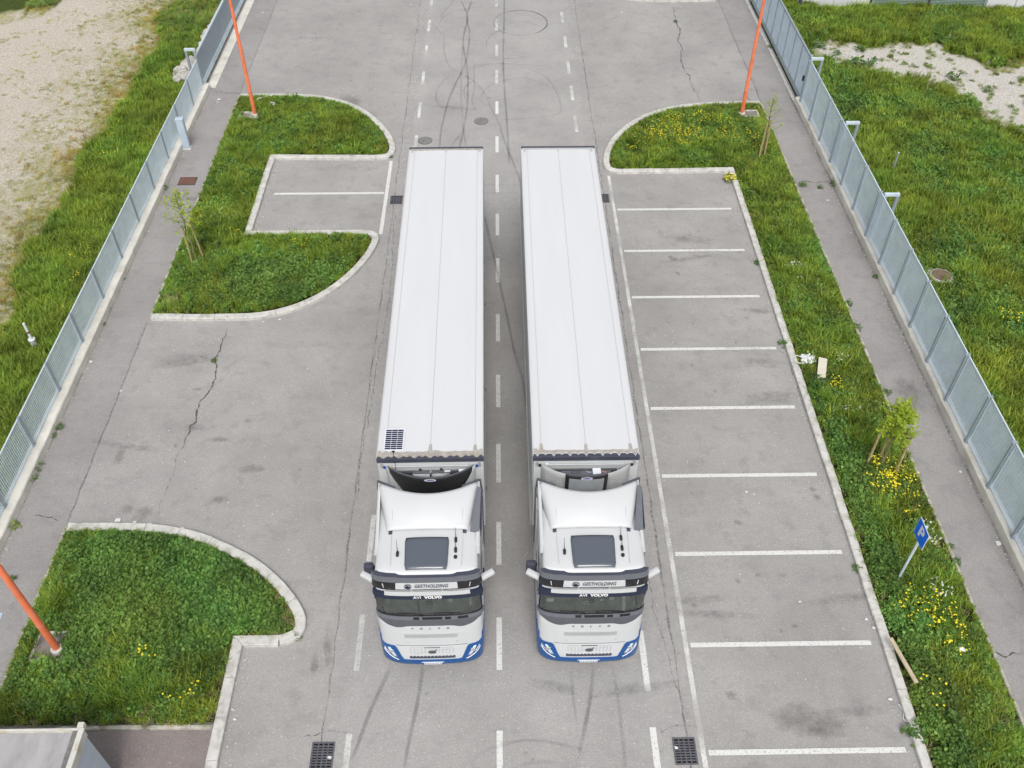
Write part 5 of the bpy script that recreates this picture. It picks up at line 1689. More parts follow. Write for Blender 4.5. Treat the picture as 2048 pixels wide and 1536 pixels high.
def lorry(px, py, rot, label, kind):
    T = empty('lorry', (px, py, 0.004), rot, label, 'lorry', 'white lorries parked side by side')
    # ---- trailer
    y0, y1, hw, zt, zb = 3.55, 17.85, 1.30, 4.0, 1.18
    cam_ = .02
    MB().box(-hw + .01, hw - .01, y0 + .015, y1 - .015, zb, zt - .10).build('trailer_box', M['sidewhite'], T)
    # roof skin: crowned sheet with folded edges
    rows = []
    for j in range(30):
        y = y0 + .09 + (y1 - y0 - .17) * j / 29
        rows.append([(x, y, zt + cam_ * (1 - (x / 1.3) ** 2) - (.022 if abs(x) > 1.27 else 0)) for x in (-1.295, -1.25, -1.12, -.8, -.4, -.012, .012, .4, .8, 1.12, 1.25, 1.295)])
    MB().grid(rows).build('roof', M['roofwhite'], T, smooth='all')
    for x in (-1.10, .0, 1.10):
        MB().box(x - .007, x + .007, y0 + .12, y1 - .12, zt + cam_ * (1 - (x / 1.3) ** 2) + .001, zt + cam_ * (1 - (x / 1.3) ** 2) + .006).build('roof_seam', M['silver'], T)
    for s_ in (-1, 1):
        MB().box(s_ * 1.30 - .016, s_ * 1.30 + .004, y0 + .02, y1 - .02, zt - .14, zt - .006).build('cant_rail', M['truckwhite'], T, bevel=.004)
        sd = MB().box(s_ * 1.302 - .012, s_ * 1.302, y0 + .02, y1 - .03, zb + .12, zt - .14).build('side_panel', M['sidewhite'], T)
        MB().box(s_ * 1.31 - .03, s_ * 1.31, y0 + .02, y1 - .03, zb - .02, zb + .12).build('side_rail', M['silver'], T, bevel=.004)
        MB().box(s_ * 1.24 - .03, s_ * 1.24 + .03, y0 + 2.6, y1 - 6.4, .42, 1.10).build('side_skirt', M['sidewhite'], T, bevel=.01)
        MB().box(s_ * 1.22 - .06, s_ * 1.22 + .04, y1 - 6.2, y1 - 1.2, .98, 1.12).build('mudguard', M['satin'], T, bevel=.02)
        for y in (y0 + 1.2, y0 + 5, y0 + 9, y1 - .4):
            MB().box(s_ * 1.312, s_ * 1.312 + s_ * .02, y - .05, y + .05, 1.2, 1.24).build('marker_lamp', M['satin'], T)
        for y in (y1 - 5.4, y1 - 4.09, y1 - 2.78):
            wheel(s_ * 1.27, y, .50, .38, T)
        MB().box(s_ * .75 - .07, s_ * .75 + .07, y0 + 2.2, y0 + 2.36, .15, 1.15).build('landing_leg', M['chassis'], T)
    MB().box(-.5, .5, y0 + .3, y1 - .2, .92, 1.17).build('chassis', M['chassis'], T)
    # rear frame and front edge of the roof
    MB().box(-hw - .005, hw + .005, y1 - .08, y1 + .02, zt - .06, zt + .03).build('rear_frame', M['navy'], T, bevel=.005)
    MB().box(-hw + .05, hw - .05, y1 - .19, y1 - .083, zt + .012, zt + .022).build('rear_dirt_strip', M['dirtedge'] if kind == 'left' else M['silver'], T)
    for x in (-1.18, 0, 1.18):
        MB().box(x - .025, x + .025, y1 - .34, y1 - .2, zt + .02, zt + .028).build('roof_bracket', M['silver'], T)
    MB().box(-hw, hw, y1 - .012, y1 + .0, zb, zt - .062).build('rear_doors', M['sidewhite'], T)
    MB().box(-hw - .01, hw + .01, y0 - .03, y0 + .09, zt - .16, zt - .012).build('front_top_beam', M['navy'], T, bevel=.008)
    MB().box(-hw + .01, hw - .01, y0 - .012, y0 + .014, zb, zt - .162).build('front_bulkhead', M['sidewhite'], T)
    # scalloped front lip of the roof skin
    nn = 156
    f_ = []
    for i in range(nn + 1):
        x = -1.28 + 2.56 * i / nn
        if kind == 'left':
            c = .5 + .5 * math.cos(x / .38 * 2 * math.pi)
            dy = .015 + .085 * (c ** 2.0) + (.05 * max(0, math.cos((x / .38 + .5) * 2 * math.pi)) ** 1.5)
        else:
            c = abs(((x / .40) % 1) - .5) * 2
            dy = .01 + .10 * max(0, c - .72) / .28 + .045 * max(0, .25 - c) / .25
        f_.append((x, y0 + .085 - dy))
    poly = f_ + [(1.285, y0 + .17), (-1.285, y0 + .17)]
    MB().prism(poly, zt - .004, zt + .012).build('roof_lip', M['truckwhite'] if kind == 'right' else M['dirtedge'], T, fixn=True)
    dpoly = [(p[0], p[1] + .02) for p in f_]
    back = []
    for i in range(nn, -1, -1):
        x = -1.28 + 2.56 * i / nn
        e = .16 + .05 * abs(fbm(x, 3.0 + (kind == 'left'), 2.4, 8))
        for xc in (-1.10, 0, 1.10):
            if abs(x - xc) < .035:
                e += .20
        if abs(x) > 1.2:
            e += .04
        back.append((x, y0 + e))
    MB().prism(dpoly + back, zt + .0135, zt + .022).build('dirt_streak', M['dirtedge'], T)
    for x in (-1.2, 1.2):
        MB().box(x - .03, x + .03, y0 - .06, y0 - .03, zt - .30, zt - .18).build('corner_clip', M['chrome'], T)
        MB().tube([(x * .94, y0 - .014, zt - .33), (x * .94, y0 - .03, zt - .33)], .05, 14).build('oval_marker', M['text_b'] if kind == 'left' else M['satin'], T, smooth=True)
    # ---- refrigeration unit
    U = MB()
    ru = bpy.data.objects.new('cooling_unit', None)
    def uf(x, z, lo=2.55, hi=3.74):
        q = min(1, abs(x) / 1.10)
        t = (z - lo) / (hi - lo)
        return y0 - .03 - (.33 + .07 * t) * (1 - q ** 2.3)
    def shell(name, xa, xb, za, zb_, off, mat, parent, n=18, m=6, taper=None):
        rows = []
        for j in range(m + 1):
            z = za + (zb_ - za) * j / m
            row = []
            for i in range(n + 1):
                a, b = xa, xb
                if taper:
                    k_ = taper(z)
                    a, b = xa * k_, xb * k_
                x = a + (b - a) * i / n
                row.append((x, uf(x, z) - off, z))
            rows.append(row)
        o_ = MB().grid(rows).build(name, mat, parent, smooth='all')
        md = o_.modifiers.new('thickness', 'SOLIDIFY')
        md.thickness = .008
        md.offset = 0
        return o_
    top = 3.74
    unit = shell('cooling_unit', -1.10, 1.10, 2.5, top, 0, M['silver'] if kind == 'right' else M['sidewhite'], T)
    ztop = 3.60
    sh = [(x, uf(x, top) + .03) for x in lin(-1.02, 1.02, 16)]
    MB().prism(sh + [(1.02, y0 - .015), (-1.02, y0 - .015)], ztop - .12, ztop - .10).build('tray', M['satin'], unit)
    MB().tube([(-.92, y0 - .05, top - .02), (.92, y0 - .05, top - .02)], .018, 8).build('top_pipe', M['chrome'], unit)
    MB().box(-.98, .98, y0 - .11, y0 - .07, ztop - .06, ztop - .01).build('cross_beam', M['cowl'], unit)
    if kind == 'left':
        tp = lambda z: .60 + .40 * sstep(2.75, 3.72, z)
        g_ = shell('front_grille', -1.03, 1.03, 2.7, top + .012, .014, M['satin'], unit, taper=tp)
        MB().grid([[(x, uf(x, 3.74) - .02, top + .013) for x in lin(-1.06, 1.06, 20)], [(x, uf(x, 3.74) + .018, top + .020) for x in lin(-1.06, 1.06, 20)]]).build('grille_rim', M['cowl'], unit, fixn=False)
        mb = MB()
        for j in range(18):
            z = 3.02 + .035 * j
            for i in range(-26, 27):
                x = i * .036
                if abs(x) > 1.0 * tp(z) - .06 or abs(x) < .05:
                    continue
                yy = uf(x, z) - .0165
                mb.add([(x - .008, yy, z - .010), (x + .008, yy, z - .010), (x + .008, yy, z + .010), (x - .008, yy, z + .010)], [(0, 1, 2, 3)])
        mb.build('perforations', simple('grille_holes', (.07, .065, .062), .8), g_, fixn=False, kind='stuff')
        for s_ in (-1, 1):
            mb = MB()
            for i in range(15):
                a = s_ * (.03 + .030 * i)
                mb.beam((a, y0 - .12, ztop - .088), (a * .9 + s_ * .0, y0 - .31 + .05 * (i / 15), ztop - .088), .008, .008)
            for j in range(7):
                w_ = .45 - .05 * j
                mb.beam((s_ * .03, y0 - .13 - .03 * j, ztop - .080), (s_ * w_, y0 - .13 - .03 * j, ztop - .080), .008, .008)
            mb.build('fan_guard', M['chrome'], unit, fixn=False)
            MB().beam((s_ * .25, y0 - .335, ztop + .02), (s_ * .62, y0 - .255, ztop + .02), .035, .03).build('bright_strip', M['chrome'], unit)
            MB().box(s_ * .26 - .03, s_ * .26 + .03, y0 - .10, y0 - .06, ztop, ztop + .05).build('bracket', M['satin'], unit)
            MB().beam((s_ * .88, y0 - .08, ztop), (s_ * .80, y0 - .2, ztop), .05, .05).build('side_duct', M['silver'], unit)
        MB().tube([(.0, y0 - .10, ztop + .03), (0, y0 - .20, ztop + .04)], .022, 8).build('valve', M['chrome'], unit)
        MB().tube([(.70, y0 - .11, ztop + .0), (.86, y0 - .13, ztop + .02)], .05, 10).build('receiver', M['badge'], unit, smooth=True)
        MB().box(.34, .48, y0 - .15, y0 - .11, ztop, ztop + .03).build('small_box', M['badge'], unit)
    else:
        g_ = shell('front_grille', -.52, .52, 2.7, top + .012, .016, M['satin'], unit)
        MB().grid([[(x, uf(x, 3.74) - .02, top + .013) for x in lin(-.52, .52, 16)], [(x, uf(x, 3.74) + .035, top + .018) for x in lin(-.52, .52, 16)]]).build('grille_rim', M['cowl'], unit, fixn=False)
        for j in range(14):
            z = 3.02 + .044 * j
            rows = [[(x, uf(x, z) - .018 - dy, z + dz) for x in lin(-.43, .43, 10)] for dy, dz in ((0, 0), (.014, .003), (.014, .012), (0, .018))]
            MB().grid(rows).build('grille_louvre', M['frost'], g_, fixn=False)
        for s_ in (-1, 1):
            for j in range(8):
                z = 2.95 + .085 * j
                rows = [[(x, uf(x, z) - .003 - dy, z + dz) for x in lin(s_ * .58, s_ * .98, 8)] for dy, dz in ((0, 0), (.012, .004), (0, .03))]
                MB().grid(rows).build('side_louvre', M['silver'], unit, fixn=False)
        MB().box(-.62, .62, y0 - .25, y0 - .12, ztop - .11, ztop - .03).build('inner_box', M['cowl2'], unit, bevel=.006)
        MB().box(-.38, -.12, y0 - .21, y0 - .13, ztop - .028, ztop - .012).build('hatch', M['cowl'], unit, bevel=.003)
        MB().box(.16, .36, y0 - .30, y0 - .10, ztop + .0, ztop + .05).build('white_box', M['badge'], unit, bevel=.004)
        MB().tube([(.36, y0 - .17, ztop + .02), (.55, y0 - .25, ztop + .02)], .012, 6).build('hose', simple('orange_hose', (.6, .25, .15), .6), unit)
        MB().tube([(.0, y0 - .15, ztop - .01), (.08, y0 - .19, ztop + .01), (.03, y0 - .22, ztop - .0), (.13, y0 - .2, ztop + .01)], .01, 6).build('hose', M['chrome'], unit)
        MB().tube([(.78, y0 - .08, ztop), (.84, y0 - .2, ztop + .02), (.9, y0 - .1, ztop + .02)], .022, 8).build('valve', M['chrome'], unit)
        MB().box(-1.0, -.93, y0 - .07, y0 - .04, top - .02, top + .05).build('bracket', M['badge'], unit)
    # oval badge with lettering
    n = 28
    rows_ = []
    zb0 = 3.665
    for q in (0, 1.0):
        rows_.append([(.145 * q * math.cos(6.283 * k / n), uf(0, zb0) - .024, zb0 + .052 * q * math.sin(6.283 * k / n)) for k in range(n)])
    b_ = MB().grid(rows_, closed=True).build('badge', M['badge'], unit, fixn=False)
    MB().grid([[(.095 * q * math.cos(6.283 * k / n), uf(0, zb0) - .0265, zb0 + .030 * q * math.sin(6.283 * k / n)) for k in range(n)] for q in (0, 1.0)], closed=True).build('badge_oval', M['text_b'], b_, fixn=False)
    tv, tf = text_mesh('Carrier', .048)
    MB().add([(v[0], uf(0, zb0) - .029, zb0 + v[1]) for v in tv], tf).build('badge_lettering', M['text_w'], b_, fixn=False)
    if kind == 'left':
        sp_ = MB().box(-1.15, -.66, y0 + .20, y0 + .92, zt + .030, zt + .048).build('solar_panel', M['badge'], T, bevel=.003)
        for i in range(3):
            for j in range(10):
                x, y = -1.12 + .147 * i, y0 + .235 + .066 * j
                MB().box(x, x + .138, y, y + .05, zt + .049, zt + .051).build('solar_cell', M['solar'], sp_)
        MB().box(-.94, -.87, y0 + .155, y0 + .197, zt + .024, zt + .045).build('junction_box', M['satin'], T)
        MB().tube([(-.9, y0 + .16, zt + .03), (-.88, y0 + .02, zt + .03), (-.86, y0 - .04, zt - .1), (-.86, y0 - .09, ztop)], .007, 6).build('cable', M['satin'], T)

    # ---- cab shell
    zs_ = [.42, .62, .8, 1.0, 1.25, 1.5, 1.75, 1.85, 2.0, 2.15, 2.32, 2.5, 2.68, 2.85, 3.0, 3.2, 3.35, 3.5]
    us = [-2, -1.75, -1.5, -1.25] + lin(-1, 1, 36) + [1.25, 1.5, 1.75, 2]
    mb = MB()
    rows = [[out_pt(u, z) for u in us] for z in zs_]
    n = len(us)
    mb.v = [tuple(p) for r_ in rows for p in r_]
    for j in range(len(zs_) - 1):
        for k in range(n - 1):
            um = (us[k] + us[k + 1]) / 2
            if 2.14 < (zs_[j] + zs_[j + 1]) / 2 < 2.86 and abs(um) < .80:
                continue
            mb.f.append((j * n + k, j * n + k + 1, (j + 1) * n + k + 1, (j + 1) * n + k))
            mb.m.append(0)
    # crowned roof
    last = rows[-1]
    prev = (len(zs_) - 1) * n
    for ins, dz in ((.985, .03), (.95, .055), (.88, .075), (.6, .10), (.25, .115)):
        st_i = len(mb.v)
        mb.v += [(p[0] * ins, 1.5 + (p[1] - 1.5) * (ins if p[1] < 1.5 else 1), 3.5 + dz + .035 * (p[1] - .6)) for p in last]
        for k in range(n - 1):
            mb.f.append((prev + k, prev + k + 1, st_i + k + 1, st_i + k))
            mb.m.append(0)
        prev = st_i
    mb.f.append(tuple(prev + k for k in range(n)))
    mb.m.append(0)
    cab = mb.build('cab', M['truckwhite'], T, smooth=True)
    MB().box(-1.2, 1.2, 2.40, 2.44, .6, 3.55).build('cab_rear_wall', M['truckwhite'], T)
    # roof trim lines
    rz = lambda y: 3.5 + .075 + .035 * (y - .6)
    for s_ in (-1, 1):
        MB().beam((s_ * .80, .72, rz(.72) + .018), (s_ * .83, 1.62, rz(1.62) + .022), .012, .006).build('roof_groove', M['silver'], cab)
        MB().box(s_ * .86 - .045, s_ * .86 + .045, 1.56, 1.68, 3.55, 3.64).build('hinge_block', M['navy'], cab, bevel=.008)
    # sunroof
    sr = MB()
    sx, ya, yb = .51, .60, 1.44
    rows = []
    for j in range(9):
        y = ya + (yb - ya) * j / 8
        rows.append([(sx * (i / 5 - 1) * (1.0 if 0 < j < 8 else .95) * (.94 + .06 * j / 8), y, rz(y) + .048 + .02 * (1 - (i / 5 - 1) ** 2)) for i in range(11)])
    o_ = sr.grid(rows).build('sunroof', M['sunglass'], T, smooth='all')
    o_.modifiers.new('thickness', 'SOLIDIFY').thickness = .03
    o_.modifiers['thickness'].offset = -1
    # antennas and rubber stops
    for x, y, hh in ((.66, .92, 0), (.66, 1.10, .22), (.66, 1.37, .22), (-.66, 1.02, .30)):
        if hh == 0:
            MB().tube([(x, y, rz(y)), (x, y, rz(y) + .05)], .042, 14).build('round_antenna', M['satin'], T, smooth=True)
        else:
            a_ = MB().box(x - .033, x + .033, y - .07, y + .07, rz(y), rz(y) + .075).build('antenna_foot', M['satin'], T, bevel=.025, smooth=True)
            MB().tube([(x, y + .03, rz(y) + .07), (x - .01, y + .16, rz(y) + .07 + hh)], [.008, .004], 6).build('aerial', M['satin'], a_)
    # ---- air deflector
    rows = []
    NS = 22
    for j in range(14):
        q = j / 13
        row = []
        wt = .81 + .29 * q ** 1.15
        zt_ = 3.665 + .30 * math.sin(q * math.pi / 2 * .92)
        for i in range(NS + 1):
            t = -1 + 2 * i / NS
            a = abs(t)
            if a < .72:
                x = wt * a / .72
                z = zt_ + .02 * (1 - (a / .72) ** 2)
            else:
                k_ = (a - .72) / .28
                x = wt + (.12 + .02 * q) * math.sin(k_ * math.pi / 2)
                z = zt_ - (zt_ - (3.60 - .16 * q)) * (1 - math.cos(k_ * math.pi / 2))
            ycurve = 1.64 + q * (.80 + .36 * min(1, (x / 1.15)) ** 2.0)
            row.append((math.copysign(x, t), ycurve, z))
        rows.append(row)
    df = MB().grid(rows).build('air_deflector', M['truckwhite'], T, smooth='all')
    md = df.modifiers.new('thickness', 'SOLIDIFY')
    md.thickness = .03
    md.offset = 1
    for s_ in (-1, 1):
        for xl, nm in ((.80 * s_, 'panel_gap'),):
            MB().tube([(s_ * .80 , 1.66, 3.69), (s_ * .82, 2.0, 3.865), (s_ * .83, 2.58, 3.968)], .006, 5).build(nm, M['silver'], df)
    MB().tube([(x, 1.640, 3.695) for x in lin(-.80, .80, 6)], .006, 5).build('panel_gap', M['silver'], df)
    # side extenders with dark rubber edge
    for s_ in (-1, 1):
        MB().box(s_ * 1.235 - .015, s_ * 1.235 + .015, 2.42, 2.86, 1.0, 3.40).build('side_extender', M['truckwhite'], T, bevel=.006)
        MB().beam((s_ * 1.20, 2.86, 3.96), (s_ * .80, 2.66, 3.965), .06, .03).build('rubber_edge', M['cowl'], df)
        MB().beam((s_ * 1.24, 2.90, 1.1), (s_ * 1.24, 2.90, 3.45), .03, .07).build('rubber_edge', M['cowl'], T)
        MB().beam((s_ * 1.24, 2.90, 3.45), (s_ * 1.20, 2.88, 3.96), .03, .08).build('rubber_edge', M['cowl'], T)
        o_ = MB().grid([[(s_ * (1.235 - .03 * (1 - t) * v - .025 * v * t), 1.05 + 1.85 * t, 3.36 + v * (.16 + .42 * t ** 1.2)) for t in lin(0, 1, 12)] for v in lin(0, 1, 4)] + [[(s_ * (1.12 + .03 * t), 1.07 + 1.80 * t, 3.53 + .40 * t ** 1.2) for t in lin(0, 1, 12)]]).build('side_fairing', M['truckwhite'], T, smooth='all')
    # ribbed intake on the kerb side (+x)
    ik = MB()
    ik.add([(.99, 1.60, 3.50), (1.24, 1.60, 3.42), (1.235, 2.60, 3.85), (1.15, 2.62, 4.03), (.985, 1.60, 3.66), (1.20, 1.60, 3.62), (1.245, 2.60, 3.98)],
           [(0, 1, 5, 4), (4, 5, 6, 3), (1, 2, 6, 5), (0, 4, 3), (0, 1, 2, 3)])
    ik = ik.build('air_intake', M['cowl2'], T)
    for k in range(16):
        y = 1.68 + k * .055
        q = (y - 1.6) / 1.0
        MB().box(1.215 + .03 * q, 1.258, y, y + .028, 3.50 + .36 * q, 3.60 + .36 * q).build('intake_rib', M['navy'], ik)
    # ---- windscreen and interior
    patch('windscreen', lin(-.86, .86, 30), 2.14, 2.86, .006, M['screen'], T, nz=5, depth=.006)
    patch('windscreen_seal', lin(-.88, .88, 30), 2.10, 2.15, .016, M['blk'], T, nz=1)
    for s_ in (-1, 1):
        patch('pillar_trim', lin(s_ * .80, s_ * .87, 3), 2.15, 2.86, .012, M['blk'], T, nz=3)
    ins = MB().box(-1.15, 1.15, .95, 2.38, .9, 1.35).build('cab_floor', M['dash'], T)
    MB().box(-1.17, 1.17, 2.2, 2.37, 1.35, 3.3).build('bunk_wall', M['seatfab'], T)
    da = MB()
    rows = [[(x, front(x, 2.15) + .05 + (.0 if j == 0 else .5 if j == 1 else .62), z) for x in lin(-1.08, 1.08, 16)] for j, z in ((0, 2.12), (1, 2.16), (2, 1.6))]
    da.grid(rows).build('dashboard', M['dash'], T, fixn=False)
    for x in (-.72, -.28, .22, .62):
        MB().box(x - .15, x + .15, .74, .79, 2.155, 2.18).build('dash_vent', M['satin'], T)
    MB().tube([(.58 + .20 * math.cos(a), 1.0 + .03 * math.sin(a) , 2.12 + .17 * math.sin(a)) for a in lin(0, 6.283, 20)], .016, 6).build('steering_wheel', M['satin'], T)
    for x in (-.58, .58):
        s1 = MB().box(x - .26, x + .26, 1.55, 1.70, 1.75, 2.62).build('seat_back', M['seatfab'], T, bevel=.05, smooth=True)
        MB().box(x - .26, x + .26, 1.15, 1.60, 1.60, 1.78).build('seat_cushion', M['seatfab'], T, bevel=.05, smooth=True)
        MB().box(x - .13, x + .13, 1.52, 1.62, 2.64, 2.84).build('headrest', M['seatfab'], T, bevel=.03, smooth=True)
    for s_ in (-1, 1):
        MB().beam((s_ * 1.05, .82, 2.2), (s_ * 1.13, 1.02, 2.85), .05, .09).build('inner_pillar', simple('pale_trim', (.42, .47, .38), .7), T)
    MB().box(-1.0, -.72, .62, .66, 2.42, 2.74).build('mirror_screen', M['cowl2'], T, bevel=.01)
    MB().box(-.07, .07, .55, .62, 2.19, 2.28).build('dash_camera', M['satin'], T, bevel=.01)
    MB().box(.43, .55, .62, .66, 2.2, 2.40).build('phone_holder', M['seatfab'], T)
    if kind == 'right':
        MB().box(-1.05, -.88, .60, .605, 2.19, 2.35).build('white_card', M['badge'], T)
        MB().tube([(-.12 + .06 * math.cos(a), .53, 2.24 + .06 * math.sin(a)) for a in lin(0, 6.283, 16)], .008, 6).build('ring_pendant', M['badge'], T)
        MB().box(.22, .30, .60, .62, 2.19, 2.25).build('small_card', M['badge'], T)
    # wipers
    for x0_, x1_ in ((-.75, -.15), (.1, .75)):
        MB().tube([(x1_, front(x1_, 2.13, .03), 2.13), ((x0_ + x1_) / 2, front(0, 2.17, .03), 2.18), (x0_, front(x0_, 2.2, .025), 2.19)], .009, 6).build('wiper', M['satin'], T)
    # ---- visor, sign box and lamps
    patch('visor', lin(-.90, .90, 30), 2.79, 2.985, .056, M['text_n'], T, nz=2, depth=.05)
    patch('visor_stripe', xs(-.97, .97, 24, 2.9), 2.925, 3.045, .064, M['truckwhite'], T, nz=1, depth=.02)
    for s_ in (-1, 1):
        patch('visor_corner', lin(s_ * .80, s_ * .93, 5), 2.62, 3.05, .03, M['text_n'], T, nz=2, depth=.03)
    front_text('visor_lettering', 'AVI', .12, -.235, 2.862, .062, M['text_w'], T, bold=.002)
    front_text('visor_lettering', 'VOLVO', .115, .13, 2.862, .062, M['text_w'], T, bold=.007, spacing=1.05)
    patch('shadow_gap', lin(-.92, .92, 30), 3.04, 3.13, .004, M['blk'], T, nz=1, depth=.004)
    for x in (-.35, .35):
        MB().box(x - .02, x + .02, front(x, 3.08) - .05, front(x, 3.08), 3.05, 3.13).build('bracket', M['silver'], T)
    sb = patch('light_box', lin(-.97, .97, 34), 3.125, 3.375, .055, M['blk'], T, nz=3, depth=.06)
    patch('name_panel', xs(-.70, .70, 20, 3.2), lambda x: 3.155, 3.345, .068, M['truckwhite'], T, nz=2, depth=.012)
    front_text('panel_lettering', 'GESTHOLDING', .108, .10, 3.262, .079, M['text_n'], T, shear=.3, bold=.0025, spacing=1.04, zs=1.25)
    MB().box(-.12, .38, front(.1, 3.19, .0735), front(.1, 3.19, .0725), 3.188, 3.193).build('underline', M['silver'], T)
    # globe-and-bull emblem
    em = MB()
    k_ = 24
    xc, zc = -.42, 3.255
    P_ = lambda x, z: (xc + x, front(xc + x, zc + z, .079), zc + z)
    ringo = [P_(.082 * math.cos(6.283 * i / k_), .075 * math.sin(6.283 * i / k_)) for i in range(k_)]
    ringi = [P_(.066 * math.cos(6.283 * i / k_), .060 * math.sin(6.283 * i / k_)) for i in range(k_)]
    em.grid([ringo, ringi], closed=True)
    em.add([P_(-.07, -.05), P_(-.02, -.07), P_(.05, -.06), P_(.07, -.02), P_(.03, .0), P_(.0, .045), P_(-.03, .01), P_(-.06, .0)], [(0, 1, 2, 3, 4, 5, 6, 7)])
    em.add([P_(-.05, .05), P_(-.015, .065), P_(-.02, .03), P_(-.055, .028)], [(0, 1, 2, 3)])
    em.add([P_(.03, .06), P_(.06, .035), P_(.05, .02), P_(.02, .04)], [(0, 1, 2, 3)])
    em.build('emblem', M['text_n'], T, fixn=False)
    for s_ in (-1, 1):
        MB().beam((s_ * .99, front(.99, 3.29, .075), 3.33), (s_ * .97, front(.97, 3.2, .075), 3.22), .022, .012).build('marker_lamp', M['text_w'], T)
        patch('headlamp_pod', lin(s_ * .62, s_ * .90, 8), 3.15, 3.355, .066, M['blk'], T, nz=2, depth=.02)
    rim = patch('roof_visor', lin(-.98, .98, 34), lambda x: 3.375, lambda x: 3.50 if abs(x) < .62 else 3.50 + .03 * sstep(.62, .72, abs(x)), .075, M['cowl2'], T, nz=3, depth=.09)
    patch('roof_visor_lip', lin(-.97, .97, 34), 3.497, lambda x: 3.515 + (.03 * sstep(.62, .72, abs(x))), .06, M['navy'], T, nz=1, depth=.12)
    # ---- camera arms and mirror
    for s_ in (-1, 1):
        a_ = MB().beam((s_ * 1.12, .64, 3.06), (s_ * 1.53, .84, 3.14), .15, .13).build('camera_arm', M['truckwhite'], T, bevel=.045, smooth=True)
        MB().beam((s_ * 1.50, .86, 3.08), (s_ * 1.535, .875, 3.08), .07, .05).build('camera_lens', M['blk'], a_)
        # door, window, handle
        d_ = MB().box(s_ * 1.243, s_ * 1.256, .72, 1.72, 1.15, 2.90).build('door', M['truckwhite'], T, bevel=.004)
        MB().box(s_ * 1.257, s_ * 1.264, .80, 1.62, 2.15, 2.82).build('side_window', M['sideglass'], d_)
        MB().box(s_ * 1.257, s_ * 1.285, 1.5, 1.66, 1.98, 2.03).build('handle', M['satin'], d_)
        MB().box(s_ * 1.20 - .05, s_ * 1.20 + .05, .55, 2.35, .40, 1.05).build('step_panel', M['blue'], T, bevel=.02)
        MB().box(s_ * 1.235 - .03, s_ * 1.235 + .03, 2.4, 3.2, .45, 1.3).build('tank_cover', M['truckwhite'], T, bevel=.02)
        wheel(s_ * 1.22, 1.42, .50, .32, T)
        wheel(s_ * 1.22, 5.1, .50, .6, T)
    mr_ = MB().box(-1.52, -1.29, 1.10, 1.26, 2.66, 2.98).build('kerb_mirror', M['navy'], T, bevel=.04, smooth=True)
    MB().beam((-1.20, 1.20, 2.86), (-1.34, 1.18, 2.86), .06, .05).build('mirror_arm', M['satin'], mr_)
    MB().box(-.5, .5, .4, 6.2, .5, .95).build('tractor_chassis', M['chassis'], T)
    # ---- cowl under the windscreen
    lo = lambda x: 1.86 - .05 * sstep(.5, .72, abs(x)) * (1 - sstep(.78, 1.0, abs(x))) + .10 * sstep(.95, 1.2, abs(x)) + (.0 if abs(x) < 1.2 else .08)
    patch('lower_cowl', lin(-1, 1, 44), lo, 2.03, .022, M['cowl'], T, nz=3)
    patch('upper_cowl', lin(-.96, .96, 40), 2.025, 2.115, .030, M['cowl2'], T, nz=2)
    for xa, xb in ((-.38, -.24), (-.17, .30), (.36, .50), (.66, .90)):
        patch('cowl_vent', xs(xa, xb, 4, 2.0), 2.04, 2.105, .034, M['blk'], T, nz=1, depth=.004)
    # ---- grille panel lettering and lines
    for ch, x in zip('VOLVO', (-.42, -.21, 0, .21, .42)):
        front_text('front_lettering', ch, .08, x, 1.755, .010, M['navy'], T, bold=.004)
    patch('upper_grille_panel', xs(-.78, .78, 20), lambda x: 1.14, 1.60, .005, M['truckwhite'], T, nz=2, depth=.01)
    mb = MB()
    for k in range(57):
        x = -.62 + 1.24 * k / 56
        mb.beam((x, front(x, 1.47, .0085), 1.54), (x, front(x, 1.40, .0085), 1.40), .007, .004)
    mb.build('fine_slots', M['cowl2'], T, fixn=False, kind='stuff')
    front_text('model_lettering', 'FH', .06, .62, 1.24, .009, M['frost'], T)
    MB().box(-.60, -.52, front(.56, 1.24, .0095), front(.56, 1.24, .0085), 1.225, 1.235).build('tiny_badge', M['frost'], T)
    patch('panel_joint', xs(-.86, .86, 20), 1.097, 1.11, .005, M['cowl2'], T, nz=1, depth=.008)
    patch('lower_grille_panel', xs(-.66, .66, 18), .70, 1.06, .006, M['truckwhite'], T, nz=2, depth=.012)
    patch('top_slot', xs(-.20, .20, 6), 1.015, 1.04, .0085, M['satin'], T, nz=1, depth=.004)
    for s_ in (-1, 1):
        patch('top_slot', xs(s_ * .24, s_ * .52, 6), 1.025, 1.035, .0085, M['frost'], T, nz=1, depth=.004)
    for k in range(13):
        x = -.52 + 1.04 * k / 12
        if abs(x) < .12:
            continue
        MB().beam((x, front(x, .97, .0095), .99), (x * .97, front(x, .84, .0095), .82), .012, .004).build('grille_slot', M['cowl'], T)
    MB().beam((-.45, front(.45, .80, .0125), .795), (.42, front(.42, .985, .0125), .985), .006, .014).build('diagonal_bar', M['silver'], T)
    lg = MB().grid([[(.10 * q * math.cos(6.283 * i / 28), front(0, .87, .018), .875 + .075 * q * math.sin(6.283 * i / 28)) for i in range(28)] for q in (0, 1)], closed=True).build('round_emblem', M['cowl'], T, fixn=False)
    MB().beam((.06, front(0, .93, .02), .93), (.115, front(0, .97, .02), .97), .014, .012).build('emblem_arrow', M['cowl'], lg)
    MB().box(-.085, .085, front(0, .87, .023), front(0, .87, .0185), .857, .893).build('emblem_band', M['navy'], lg)
    front_text('emblem_lettering', 'VOLVO', .04, 0, .875, .0245, M['silver'], lg)
    # dark intake with toothed upper edge
    patch('lower_intake', xs(-.56, .56, 16), .655, .735, .0135, M['navy'], T, nz=1, depth=.004)
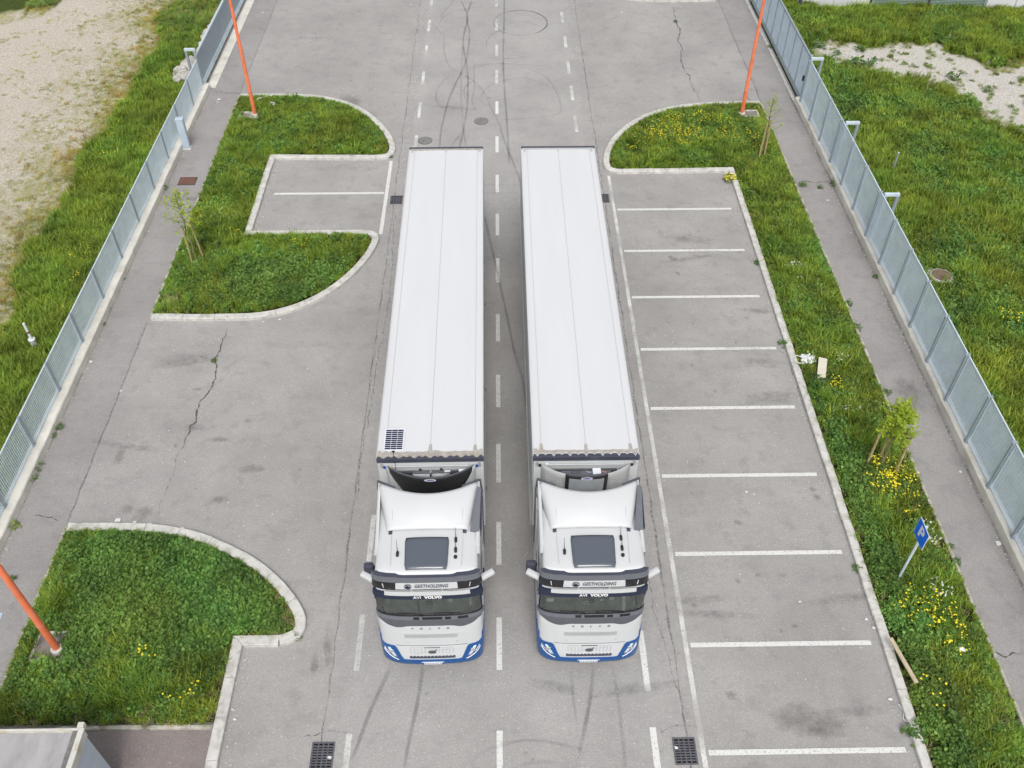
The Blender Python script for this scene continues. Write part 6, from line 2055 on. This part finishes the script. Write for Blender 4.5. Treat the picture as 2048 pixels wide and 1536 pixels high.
    for k in range(12):
        x = -.48 + .96 * k / 11
        MB().box(x - .012, x + .012, front(x, .74, .020), front(x, .74, .008), .712, .745).build('intake_tooth', M['truckwhite'], T)
    # ---- blue bumper
    def topb(x):
        a = abs(x)
        return .60 + .47 * sstep(.69, .90, a) + (.08 * sstep(1.1, 1.25, a))
    def lowb(x):
        return .26
    us_b = lin(-1.35, -1.0, 5)[:-1] + lin(-1, 1, 60) + lin(1.0, 1.35, 5)[1:]
    patch('bumper', us_b, lowb, topb, .018, M['blue'], T, nz=4, depth=.05)
    for s_ in (-1, 1):
        q_ = lin(s_ * 1.0, s_ * 1.32, 6)
        patch('blue_side_panel', q_, lambda x: .95, lambda x: 1.25, .012, M['blue'], T, nz=2, depth=.03)
        patch('corner_panel', lin(s_ * .78, s_ * 1.0, 10), .9, lambda x: 1.04 + .34 * sstep(1.08, 1.245, abs(x)), .014, M['blue'], T, nz=3, depth=.03)
        # headlight: a slanting clear lens with bright strips
        hl = MB()
        rows = []
        for j in range(5):
            t = j / 4
            z = .70 + .29 * t
            xa = .855 + .15 * t
            xb = .935 + .135 * t + .025 * math.sin(t * 3.1)
            rows.append([(s_ * (xa + (xb - xa) * i / 5), front(xa + (xb - xa) * i / 5, z, .032), z) for i in range(6)])
        h_ = hl.grid(rows).build('headlight', M['lamp'], T, smooth='all', fixn=True)
        h_.modifiers.new('thickness', 'SOLIDIFY').thickness = .02
        MB().box(s_ * .985 - .05, s_ * .985 + .05, front(.985, .88, .045), front(.985, .88, .03), .80, .95).build('lamp_unit', M['chrome'], h_, bevel=.01)
        MB().tube([(s_ * x, front(x, z, .036), z) for x, z in ((.82, .62), (.92, .66), (1.02, .72), (1.10, .80), (1.16, .90))], .011, 6).build('light_strip', M['text_w'], h_)
        MB().tube([(s_ * x, front(x, z, .036), z) for x, z in ((1.02, .80), (1.09, .88), (1.15, .97))], .007, 6).build('light_strip', M['text_w'], h_)
    pl_ = MB().box(-.27, .27, -.034, -.019, .43, .53).build('number_plate', M['badge'], T)
    for s_ in (-1, 1):
        MB().box(s_ * .245 - .024, s_ * .245 + .024, -.0365, -.0345, .432, .528).build('blue_band', M['blue'], pl_)
    for k in range(7):
        x = -.18 + .06 * k
        MB().box(x - .018, x + .018, -.0365, -.0345, .457, .503).build('plate_mark', M['frost'], pl_)
    MB().box(-.42, .42, -.0185, .02, .50, .56).build('bumper_recess', M['blue'], T)
    return T

lorry(-1.737, 10.755, R(.43), 'white lorry on the left, with a small solar panel on its trailer roof', 'left')
lorry(2.055, 10.755, R(-.10), 'white lorry on the right, with a narrow dark grille on its cooling unit', 'right')
